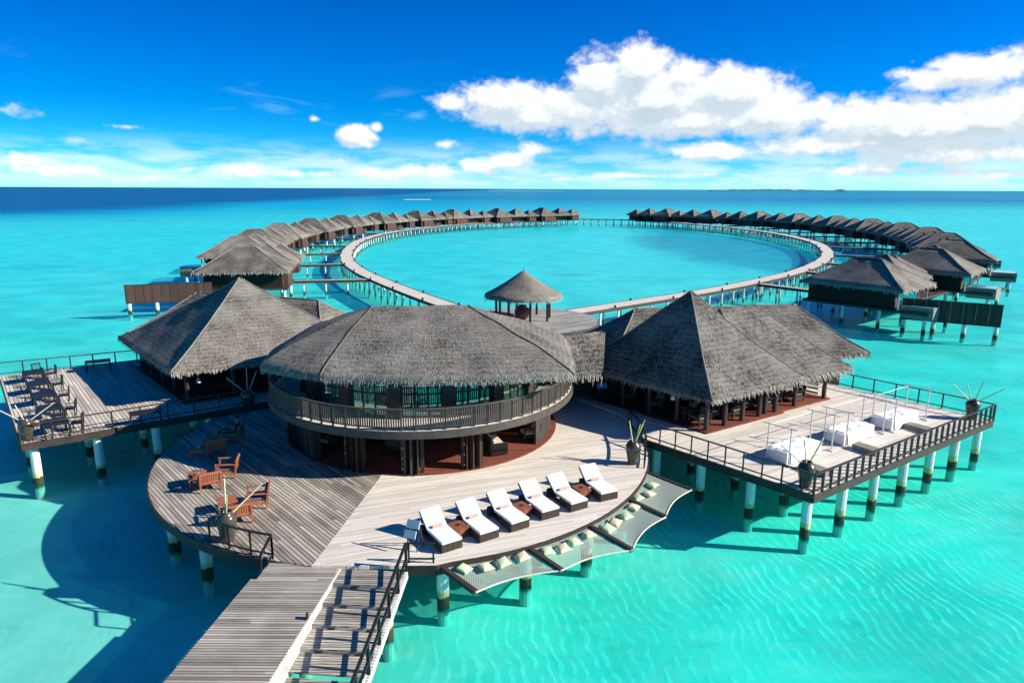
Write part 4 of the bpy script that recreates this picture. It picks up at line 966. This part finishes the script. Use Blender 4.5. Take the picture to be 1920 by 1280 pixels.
def pillow(mat):
    t = MB(); n = 8; vs = []
    for s_ in (1, -1):
        for i in range(n+1):
            for j in range(n+1):
                u, v = i/n*2-1, j/n*2-1; k = (1-u*u)*(1-v*v); e_ = 1-.10*(1-abs(u)**3)*(abs(v)**3)-.0; f_ = 1-.10*(1-abs(v)**3)*(abs(u)**3)
                vs.append((u*.25*f_, v*.25*e_, s_*(.085*k**.5)))
    t.v = vs; q = (n+1)*(n+1)
    for i in range(n):
        for j in range(n):
            a = i*(n+1)+j; t.f.append((a, a+n+1, a+n+2, a+1)); t.f.append((q+a+1, q+a+n+2, q+a+n+1, q+a))
    return t
cur = 0; groups = [(0, 4), (4, 8), (8, 12), (12, 15)]; on = ['nearest the pier', 'second from the pier', 'third from the pier', 'at the right end']
for gi, (s_, e_) in enumerate(groups):
    for k in range(s_, e_):
        g_ = (k % 2 == 0); p = P(*pil[k], 1.90); nm = ['first', 'second', 'third', 'fourth'][k-s_]
        o = pillow(None).build('pillow', M['green_p'] if g_ else M['yellow_p'], None, smooth=True); o.location = (p.x, p.y, 1.88); o.rotation_euler = (random.uniform(-.1, .25), random.uniform(-.25, .1), random.uniform(.3, 1.1))
        bm = bmesh.new(); bm.from_mesh(o.data); bmesh.ops.remove_doubles(bm, verts=bm.verts, dist=.001); bmesh.ops.recalc_face_normals(bm, faces=bm.faces); bm.to_mesh(o.data); bm.free()
        tag(o, 'pale %s pillow, %s from the left on the net %s' % ('green' if g_ else 'yellow', nm, on[gi]), 'pillow', 'pillows on the lounging nets')
# armchair (teak) local: +x is the way a sitter faces
def armchair(label, mat='teak', cush='greyc', group='teak armchairs on the round deck', s=1.15, cushmat=None):
    t = thing('armchair', label, 'armchair', (0, 0, 0), 0, group); m = M[mat]
    for sy in (-1, 1):
        MB().box((.34*s, sy*.36*s, .30*s), (.06*s, .06*s, .60*s)).build('leg', m, t)
        MB().bar((-.30*s, sy*.36*s, 0), (-.42*s, sy*.36*s, .76*s), .06*s).build('leg', m, t)
        MB().bar((.38*s, sy*.36*s, .61*s), (-.38*s, sy*.36*s, .58*s), .09*s, .035*s).build('armrest', m, t)
        MB().bar((.34*s, sy*.36*s, .26*s), (-.32*s, sy*.36*s, .22*s), .04*s, .09*s).build('side_rail', m, t)
    mb = MB()
    for k in range(7): mb.box(((.33-.1*k)*s, 0, .30*s), (.075*s, .68*s, .03*s))
    mb.build('seat', m, t)
    mb = MB(); mb.bar((-.425*s, -.36*s, .75*s), (-.425*s, .36*s, .75*s), .05*s, .09*s); mb.bar((-.35*s, -.36*s, .38*s), (-.35*s, .36*s, .38*s), .04*s, .07*s)
    for k in range(9): y = (-.30+.075*k)*s; mb.bar((-.352*s, y, .38*s), (-.415*s, y, .74*s), .055*s, .02*s)
    mb.build('backrest', m, t)
    if cush:
        MB().box((.02*s, 0, .37*s), (.62*s, .62*s, .10*s)).build('seat_cushion', M[cush], t, bevel=.03)
        MB().bar((-.27*s, 0, .43*s), (-.36*s, 0, .74*s), .58*s, .10*s, up=(1, 0, 0)).build('back_cushion', M[cushmat or cush], t, bevel=.03)
    return t
def square_table(label, mat='teak', w_=.75, d_=.75, h=.52, group='teak tables on the round deck', slab=True):
    t = thing('side_table', label, 'table', (0, 0, 0), 0, group); m = M[mat]
    MB().box((0, 0, h-.02), (w_, d_, .045)).build('tabletop', m, t, bevel=.006)
    MB().box((0, 0, h-.08), (w_*.88, d_*.88, .07)).build('apron', m, t)
    for a in (-1, 1):
        for b in (-1, 1): MB().box((a*(w_/2-.05), b*(d_/2-.05), (h-.04)/2), (.07, .07, h-.04)).build('leg', m, t)
    return t
def put(t, p, ang, z): t.location = (p[0], p[1], z); t.rotation_euler = (0, 0, ang); return t
f = math.radians
put(armchair('teak armchair with olive cushion, the person in dark clothes sits in it', cush='olive'), P(438, 826, 2.0).xy, f(186), ZD)
put(armchair('teak armchair seen from behind at the far table, before the seated person'), P(404, 851, 2.0).xy, f(128), ZD)
put(square_table('far dark shaded teak table near the seated person', 'teak', .8, .7, .45), P(374, 856, 2.0).xy, f(20), ZD)
put(square_table('low teak footstool under the legs of the seated person', 'teak', .5, .45, .38), P(398, 833, 2.0).xy, f(10), ZD)
put(armchair('teak armchair with grey cushions at the middle table, turned side on'), P(428, 891, 2.0).xy, f(192), ZD)
put(armchair('teak armchair seen from behind at the middle table'), P(394, 915, 2.0).xy, f(122), ZD)
put(square_table('middle teak table on the left of the round deck, with white ashtray'), P(372, 909, 2.0).xy, f(25), ZD)
put(armchair('teak armchair with grey cushions at the near table, turned side on'), P(484, 947, 2.0).xy, f(196), ZD)
put(armchair('teak armchair seen from behind at the near table, beside the bamboo vase'), P(450, 976, 2.0).xy, f(118), ZD)
put(square_table('near teak table on the left of the round deck'), P(428, 958, 2.0).xy, f(25), ZD)
p = P(376, 893, 2.5); t = thing('candle_glass', 'small white ashtray on the middle teak table', 'ashtray', (P(372, 909, 2).x, P(372, 909, 2).y, ZD+.52)); MB().lathe((0, 0, 0), [(0, 0), (.07, 0), (.08, .06), (.06, .06), (.05, .02), (0, .02)], 12).build('dish', M['white'], t); t.name = 'ashtray'
t = thing('coffee_cup', 'small white cup on the far teak table', 'cup', (P(374, 856, 2).x, P(374, 856, 2).y, ZD+.45)); MB().lathe((0, 0, 0), [(0, 0), (.05, 0), (.06, .08), (.05, .08), (.04, .02), (0, .02)], 12).build('cup_body', M['white'], t)
# dining sets on the west deck
def dining_table(label, w_=1.15, d_=1.15, h=.74, group='square black tables on the left dining deck'):
    t = square_table(label, 'black', w_, d_, h, group); t.name = 'dining_table'; return t
def slat_chair(label, group='black slatted chairs on the left dining deck'):
    t = thing('dining_chair', label, 'chair', (0, 0, 0), 0, group); m = M['black']
    for sy in (-1, 1):
        MB().box((.24, sy*.24, .22), (.045, .045, .45)).build('leg', m, t)
        MB().bar((-.22, sy*.24, 0), (-.30, sy*.24, .95), .045).build('leg', m, t)
        MB().bar((.26, sy*.26, .64), (-.26, sy*.26, .66), .06, .03).build('armrest', m, t); 
    MB().box((0, 0, .45), (.52, .50, .04)).build('seat', m, t)
    mb = MB(); mb.bar((-.30, -.25, .94), (-.30, .25, .94), .03, .07)
    for k in range(6): y = -.2+.08*k; mb.bar((-.255, y, .47), (-.298, y, .93), .035, .02)
    mb.build('backrest', m, t); return t
tb = [(62, 696), (72, 716), (82, 737), (92, 762), (102, 789)]; words = ['farthest', 'second farthest', 'middle', 'second nearest', 'nearest']
aW = ang_of(Bw); pt_ = pc_ = None
for i, (x, y) in enumerate(tb):
    p = P(x, y, ZW+.74); lab = '%s square black table in the row on the left dining deck' % words[i]
    if pt_ is None: pt_ = put(dining_table(lab), p.xy, aW, ZW)
    else: copy_thing(pt_, (p.x, p.y, ZW), aW, lab)
    for k, (off, dr, wd_) in enumerate(((Vector((Aw.x, Aw.y, 0))*.95+Vector((Bw.x, Bw.y, 0))*.15, math.atan2(-Aw.y, -Aw.x), 'right'), (Vector((Aw.x, Aw.y, 0))*.35+Vector((Bw.x, Bw.y, 0))*1.05, math.atan2(-Bw.y, -Bw.x), 'far'))):
        q = p+off; lab = 'black slatted chair on the %s side of the %s black table' % (wd_, words[i])
        if pc_ is None: pc_ = put(slat_chair(lab), q.xy, dr+.25, ZW)
        else: copy_thing(pc_, (q.x, q.y, ZW), dr+random.uniform(-.3, .3), lab)
AwA = ang_of(Aw)
p = P(183, 676, ZW+.74); put(dining_table('black side table by the far railing of the left dining deck', 1.5, .65, .76, 'long black side tables'), p.xy, math.atan2(.475, .88), ZW)
p = P(272, 771, ZW+.74); put(dining_table('black side table by the front railing of the left dining deck', 1.5, .65, .76, 'long black side tables'), p.xy, AwA, ZW)
# ================================================================== VASES with bamboo
def vase(label, p, z, s=1.0, sticks=(), prof=None):
    t = thing('vase', label, 'vase', (p[0], p[1], z), 0, 'tall dark vases of bamboo canes')
    prof = prof or [(0, 0), (.20, 0), (.23, .06), (.30, .45), (.36, .75), (.37, .9), (.30, 1.06), (.18, 1.12), (.22, 1.17), (.18, 1.17), (.15, 1.05)]
    MB().lathe((0, 0, 0), [(r*s, h*s) for r, h in prof], 28).build('body', M['vase'], t, smooth=True)
    for k, (dx, dy, dz_, g_) in enumerate(sticks):
        MB().tube((dx*.06, dy*.06, .95*s), (dx, dy, dz_), .033, .026, 8).build('bamboo_cane', M['bamboog'] if g_ else M['bamboo'], t)
vase('dark vase with bamboo canes beside the front railing left of the pier', P(428, 1013, 2).xy, ZD, 1.0, [(-1.0, .35, 1.75, 0), (-.05, .25, 2.35, 0), (.08, .05, 1.8, 1), (1.15, .75, 1.95, 0)])
vase('dark vase with green bamboo canes on the right rim of the round deck', P(1186, 869, 2).xy, ZD, .98, [(-.22, .1, 2.1, 0), (.35, .35, 1.85, 1), (.55, .30, 2.1, 1), (.42, .12, 1.95, 1)])
vase('dark vase with bamboo canes on the front corner of the daybed deck', (EF[0]-.05, EF[1]+.75), ZE, 1.0, [(-1.0, .45, 1.75, 0), (0, .5, 2.0, 0), (.8, .55, 1.85, 1), (.95, .75, 2.0, 0)])
vase('dark vase with four bamboo canes on the far right corner of the daybed deck', (ER[0]-1.15, ER[1]+.15), ZE, .98, [(-1.25, .1, 2.05, 0), (-.45, .15, 2.1, 0), (.55, .2, 2.1, 1), (1.6, 0, 1.75, 1)])
vase('dark vase with bamboo canes on the near left corner of the dining deck', P(53, 824, ZW).xy, ZW, .95, [(-1.25, .0, 1.55, 0), (-.62, .3, 1.7, 0), (1.15, .6, 1.75, 0)])
vase('dark blue shaded vase with bamboo canes where the dining deck meets the round deck', P(467, 769, 2).xy, ZD, 1.1, [(-1.2, .1, 1.95, 0), (0, .1, 2.55, 0), (.5, .3, 2.3, 0)])
# ================================================================== DAYBEDS
def daybed(label, o, A, B):
    t = thing('daybed', label, 'daybed', (o.x, o.y, ZE), 0, 'white daybeds under pole frames'); A = Vector((A.x, A.y, 0)); B = Vector((B.x, B.y, 0)); ang = ang_of(A); Lx, Ly = 2.75, 1.1
    q = lambda a, b, z: A*a+B*b+Vector((0, 0, z))
    MB().box(q(Lx/2, Ly/2, .31), (Lx, Ly, .56), ang).build('base', M['white'], t, bevel=.03)
    mb = MB(); n = 40; m_ = 20
    for i in range(n):
        for j in range(m_):
            def cv(i, j):
                u, v = i/n, j/m_; e_ = max(0, abs(u-.5)*2-.86)+max(0, abs(v-.5)*2-.86); h = .63-.10*e_*3+.05*abs(mnoise.noise(Vector((u*3.5+o.x, v*2.1, 1.3))))+.035*mnoise.noise(Vector((u*9, v*6, o.x)))+.018*mnoise.noise(Vector((u*22, v*12, o.x)))
                if u > .96 or u < .04 or v < .04 or v > .96: h -= .05
                return q(-.03+u*(Lx+.06), -.03+v*(Ly+.06), h)
            mb.quad(cv(i, j), cv(i+1, j), cv(i+1, j+1), cv(i, j+1))
    # loose cloth falling down the front side in folds
    for i in range(40):
        def fr(k, zf): u = k/40; d = .05+.04*mnoise.noise(Vector((u*7+o.x, zf*1.5, 2)))+.03*(1-zf)*math.sin(u*15); return q(.15+u*(Lx-.3), -.03-d*(1.1-zf), .06+.56*zf - (0 if zf else .0))
        for a_, b_ in ((0, .25), (.25, .5), (.5, .75), (.75, 1.0)): mb.quad(fr(i, a_), fr(i+1, a_), fr(i+1, b_), fr(i, b_))
    c_ = mb.build('sheet', M['white'], t, smooth=True)
    bm = bmesh.new(); bm.from_mesh(c_.data); bmesh.ops.remove_doubles(bm, verts=bm.verts, dist=.002); bmesh.ops.recalc_face_normals(bm, faces=bm.faces); bm.to_mesh(c_.data); bm.free()
    H_ = 1.85
    for a in (-.05, Lx+.7):
        for b in (-.08, .92*Ly): MB().tube(q(a, b, 0), q(a, b, H_), .033, None, 8).build('pole', M['metal'], t)
        MB().tube(q(a, -.35, H_-.06), q(a, .92*Ly+.3, H_-.06), .022, None, 6).build('cross_bar', M['metal'], t)
        MB().box(q(a, -.08, .03), (.35, .35, .03), ang).build('foot_plate', M['metal'], t)
    MB().tube(q(-.05, .92*Ly, H_-.12), q(Lx+.7, .92*Ly, H_-.12), .018, None, 6).build('long_bar', M['metal'], t)
    return t
d1_ = P(1476, 872, ZE); st_ = [d1_, P(1583, 836, ZE), P(1672, 808, ZE)]
for p, lab in zip(st_, ('nearest white daybed with pole frame, beside the corner vase', 'middle white daybed with pole frame on the right deck', 'farthest white daybed with pole frame, by the far railing')): daybed(lab, p, AE, BE)
for (x, y), lab in zip(((1530, 885), (1625, 846), (1721, 806)), ('nearest', 'middle', 'farthest')):
    p = P(x, y, ZE); t = thing('step_block', 'low grey step block in front of the %s white daybed' % lab, 'step', (p.x, p.y, ZE), ang_of(AE)+.0, 'grey step blocks'); MB().box((0, 0, .13), (.62, 1.2, .26)).build('block', M['grey'], t, bevel=.01)
# ================================================================== SIGN ON EASEL etc.
t = thing('easel', 'blue board on a dark easel under the link roof beside the right pavilion', 'easel', (*P(1127, 757, 2).xy, ZD), .1)
for (a, b) in ((-.25, 0), (.25, 0), (0, .35)): MB().bar((a, b, 0), (a*.25, .05, 1.45), .04).build('leg', M['rail'], t)
MB().box((0, -.03, 1.15), (.6, .04, .34)).build('board', M['blueboard'], t)
t = thing('notice_stand', 'small folding stand with two pale blue panels at the top of the pier steps', 'stand', (*P(775, 1030, 2).xy, ZD), -.35)
for a in (-.2, .2): MB().bar((a, -.1, 0), (a, .12, .95), .04).bar((a, .4, 0), (a, .12, .95), .04).build('leg', M['rail'], t)
MB().box((0, .05, .98), (.50, .05, .30), 0, Matrix.Rotation(-.5, 3, 'X').to_4x4()).build('panel', M['panel'], t); MB().box((-.05, -.12, .66), (.46, .05, .28), 0, Matrix.Rotation(-.5, 3, 'X').to_4x4()).build('panel', M['panel'], t)
# ================================================================== INTERIORS
def sofa(label, w_=1.9):
    t = thing('sofa', label, 'sofa', (0, 0, 0)); MB().box((0, 0, .2), (.85, w_, .3)).build('base', M['wicker'], t); MB().box((-.38, 0, .5), (.14, w_, .6)).build('backrest', M['wicker'], t)
    for s_ in (-1, 1): MB().box((0, s_*(w_/2-.06), .42), (.85, .12, .4)).build('armrest', M['wicker'], t)
    for k in (-1, 0, 1): MB().box((.05, k*(w_-.3)/3, .41), (.62, (w_-.36)/3, .14)).build('seat_cushion', M['cream'], t, bevel=.03)
    for k in (-1, 0, 1): MB().box((-.24, k*(w_-.3)/3, .62), (.14, (w_-.36)/3, .36)).build('back_cushion', M['cream'], t, bevel=.03)
    return t
put(sofa('dark wicker sofa with cream cushions behind the right folded doors of the round building'), (-.9, 32.0), f(20), ZD+.07)
put(armchair('cream armchair inside the left doorway of the round building', 'dark', 'cream', 'armchairs inside the round building'), (-9.1, 32.1), f(150), ZD+.07)
put(armchair('pale backed armchair inside the middle doorway of the round building', 'dark', 'cream', 'armchairs inside the round building'), (-5.6, 31.3), f(80), ZD+.07)
put(armchair('armchair near the rightmost folded doors of the round building', 'dark', 'cream', 'armchairs inside the round building'), (.9, 33.4), f(200), ZD+.07)
O3 = Vector((FE.x, FE.y, 0))
k = 0
wd_l = ['first', 'second', 'third', 'fourth', 'fifth', 'sixth', 'seventh']
for i, a in enumerate((1.6, 2.9, 4.2, 5.6, 6.9, 8.4, 9.8)):
    q = O3+A_*a+Vector((B_.x, B_.y, 0))*(1.9+.5*(i % 2))
    put(armchair('%s armchair from the corner post along the right pavilion front' % wd_l[i], 'dark', 'cream' if i % 2 else 'greyc', 'armchairs under the right pavilion roof'), q.xy, ang_of(A_)+(0 if i % 2 else PI)+random.uniform(-.2, .2), ZE+.08)
for i, a in enumerate((2.3, 5.0, 7.6)):
    q = O3+A_*a+Vector((B_.x, B_.y, 0))*3.1; t = square_table('%s red brown table under the right pavilion roof' % wd_l[i], 'redwood', .8, .8, .6, 'tables under the right pavilion roof'); put(t, q.xy, ang_of(A_), ZE+.08)
for i, (b, lab) in enumerate(((3.0, 'nearest the corner post'), (5.2, 'in the middle'), (7.2, 'nearest the link roof'))):
    q = O3+A_*1.9+Vector((B_.x, B_.y, 0))*b; put(armchair('olive backed armchair on the shaded right pavilion side, '+lab, 'dark', 'greyc', 'olive backed armchairs of the right pavilion', cushmat='olive'), q.xy, ang_of(A_)+PI*.9, ZE+.08)
O4 = Vector((FWp.x, FWp.y, 0))
for i, (a, b, lab) in enumerate(((3.4, 2.2, 'left'), (6.6, 2.2, 'right'))):
    q = O4+Vector((Aw.x, Aw.y, 0))*a+Vector((Bw.x, Bw.y, 0))*b
    put(armchair('red cushioned chair on the %s under the left pavilion roof' % lab, 'dark', 'red', 'red cushioned chairs under the left pavilion roof', .9), q.xy, aW+PI/2, ZW+.08)
    q = q-Vector((Aw.x, Aw.y, 0))*1.2; put(dining_table('dark table on the %s under the left pavilion roof' % lab, .9, .9, .74, 'tables under the left pavilion roof'), q.xy, aW, ZW+.08)
for i, (par, q, lab) in enumerate(((O4, Vector((Aw.x, Aw.y, 0))*1.7+Vector((Bw.x, Bw.y, 0))*1.1, 'left pavilion near its corner post'), (O4, Vector((Aw.x, Aw.y, 0))*5.4+Vector((Bw.x, Bw.y, 0))*1.2, 'left pavilion near its middle post'), (O3, A_*.9+Vector((B_.x, B_.y, 0))*3.1, 'right pavilion on its shaded side'))):
    c = par+q; t = thing('pendant_lamp', 'small white pendant lamp hanging under the roof of the '+lab, 'lamp', (c.x, c.y, 0), 0, 'white pendant lamps')
    MB().tube((0, 0, 3.75), (0, 0, 4.9), .012, None, 6).build('cord', M['cream'], t); MB().lathe((0, 0, 3.5), [(.14, 0), (.10, .16), (.04, .27), (0, .28)], 14).build('lamp_shade', M['white'], t, smooth=True)
# ================================================================== PERSON sitting in the far armchair
def skin_mesh(name, chains, mat, parent, sub=2):
    vs, es, rs_ = [], [], []
    idx = {}
    for ch in chains:
        prev = None
        for (p_, r) in ch:
            key = tuple(round(c, 3) for c in p_)
            if key not in idx: idx[key] = len(vs); vs.append(p_); rs_.append(r)
            i = idx[key]
            if prev is not None and prev != i: es.append((prev, i))
            prev = i
    me = bpy.data.meshes.new(name); me.from_pydata(vs, es, []); o = bpy.data.objects.new(name, me); S.collection.objects.link(o)
    m = o.modifiers.new('skin', 'SKIN'); m.use_smooth_shade = True
    sk_ = me.skin_vertices[0].data if me.skin_vertices else None
    if sk_ is None:
        bpy.context.view_layer.update(); sk_ = o.data.skin_vertices[0].data
    for i, r in enumerate(rs_): sk_[i].radius = (r, r)
    sk_[0].use_root = True
    s_ = o.modifiers.new('sub', 'SUBSURF'); s_.levels = sub; s_.render_levels = sub
    dg = bpy.context.evaluated_depsgraph_get(); em = bpy.data.meshes.new_from_object(o.evaluated_get(dg)); em.materials.clear(); em.materials.append(mat)
    bpy.data.objects.remove(o); o = bpy.data.objects.new(name, em); S.collection.objects.link(o); em.shade_smooth(); o.parent = parent; return o
pp_ = P(438, 826, 2.0)
per = thing('person', 'person in dark clothes reclining in the far teak armchair, legs stretched out on a footstool', 'person', (pp_.x, pp_.y, ZD), f(186))
pel = (-.10, 0, .50)
body = [[(pel, .15), ((-.17, 0, .68), .14), ((-.23, 0, .84), .155), ((-.26, 0, .98), .12), ((-.26, 0, 1.05), .055), ((-.245, 0, 1.12), .062), ((-.235, 0, 1.20), .095), ((-.235, 0, 1.28), .075)]]
for s_ in (-1, 1):
    body.append([(pel, .15), ((.02, .10*s_, .50), .095), ((.40, .12*s_, .58), .065), ((.82, .11*s_, .46), .04), ((.86, .11*s_, .45), .038), ((.90, .12*s_, .54), .026)])
    body.append([((-.26, 0, .98), .12), ((-.26, .17*s_, .96), .06), ((-.16, .27*s_, .74), .043), ((.08, .26*s_, .67), .032), ((.14, .24*s_, .67), .030)])
skin_mesh('body', body, M['skin'], per)
for s_ in (-1, 1):
    fing = []
    for k, (dy, L) in enumerate(((-.03, .07), (-.01, .085), (.012, .08), (.032, .06))): fing.append([((.14, .24*s_, .67), .02), ((.18, .24*s_+dy, .672), .009), ((.18+L*.5, .24*s_+dy*1.1, .668), .008), ((.18+L, .24*s_+dy*1.1, .645), .007)])
    fing.append([((.14, .24*s_, .67), .02), ((.15, .24*s_-.045*s_, .668), .010), ((.18, .24*s_-.06*s_, .655), .008)])
    skin_mesh('hand', fing, M['skin'], per, 1)
skin_mesh('shirt', [[((-.10, 0, .53), .165), ((-.17, 0, .68), .155), ((-.23, 0, .84), .17), ((-.26, 0, .97), .13)], [((-.26, 0, .97), .13), ((-.26, .17, .96), .072), ((-.19, .24, .80), .060)], [((-.26, 0, .97), .13), ((-.26, -.17, .96), .072), ((-.19, -.24, .80), .060)]], M['shirt'], per)
skin_mesh('trousers', [[(pel, .165), ((.02, .10, .50), .108), ((.40, .12, .58), .077), ((.78, .11, .47), .052)], [(pel, .165), ((.02, -.10, .50), .108), ((.40, -.12, .58), .077), ((.78, -.11, .47), .052)]], M['trouser'], per)
mb = MB(); mb.lathe((-.25, 0, 1.215), [(.102, 0), (.108, .05), (.085, .12), (.04, .155), (0, .16)], 16); mb.build('hair', M['hair'], per, smooth=True)
for s_ in (-1, 1): MB().lathe((-.14, .033*s_, 1.205), [(0, -.008), (.010, 0), (0, .008)], 8).build('eye', M['hair'], per)
MB().tube((-.142, 0, 1.195), (-.118, 0, 1.17), .010, .016, 8).build('nose', M['skin'], per); MB().bar((-.143, -.022, 1.148), (-.143, .022, 1.148), .012, .01).build('mouth', M['pink'], per)
for s_ in (-1, 1): MB().box((-.235, .098*s_, 1.19), (.035, .02, .06)).build('ear', M['skin'], per)
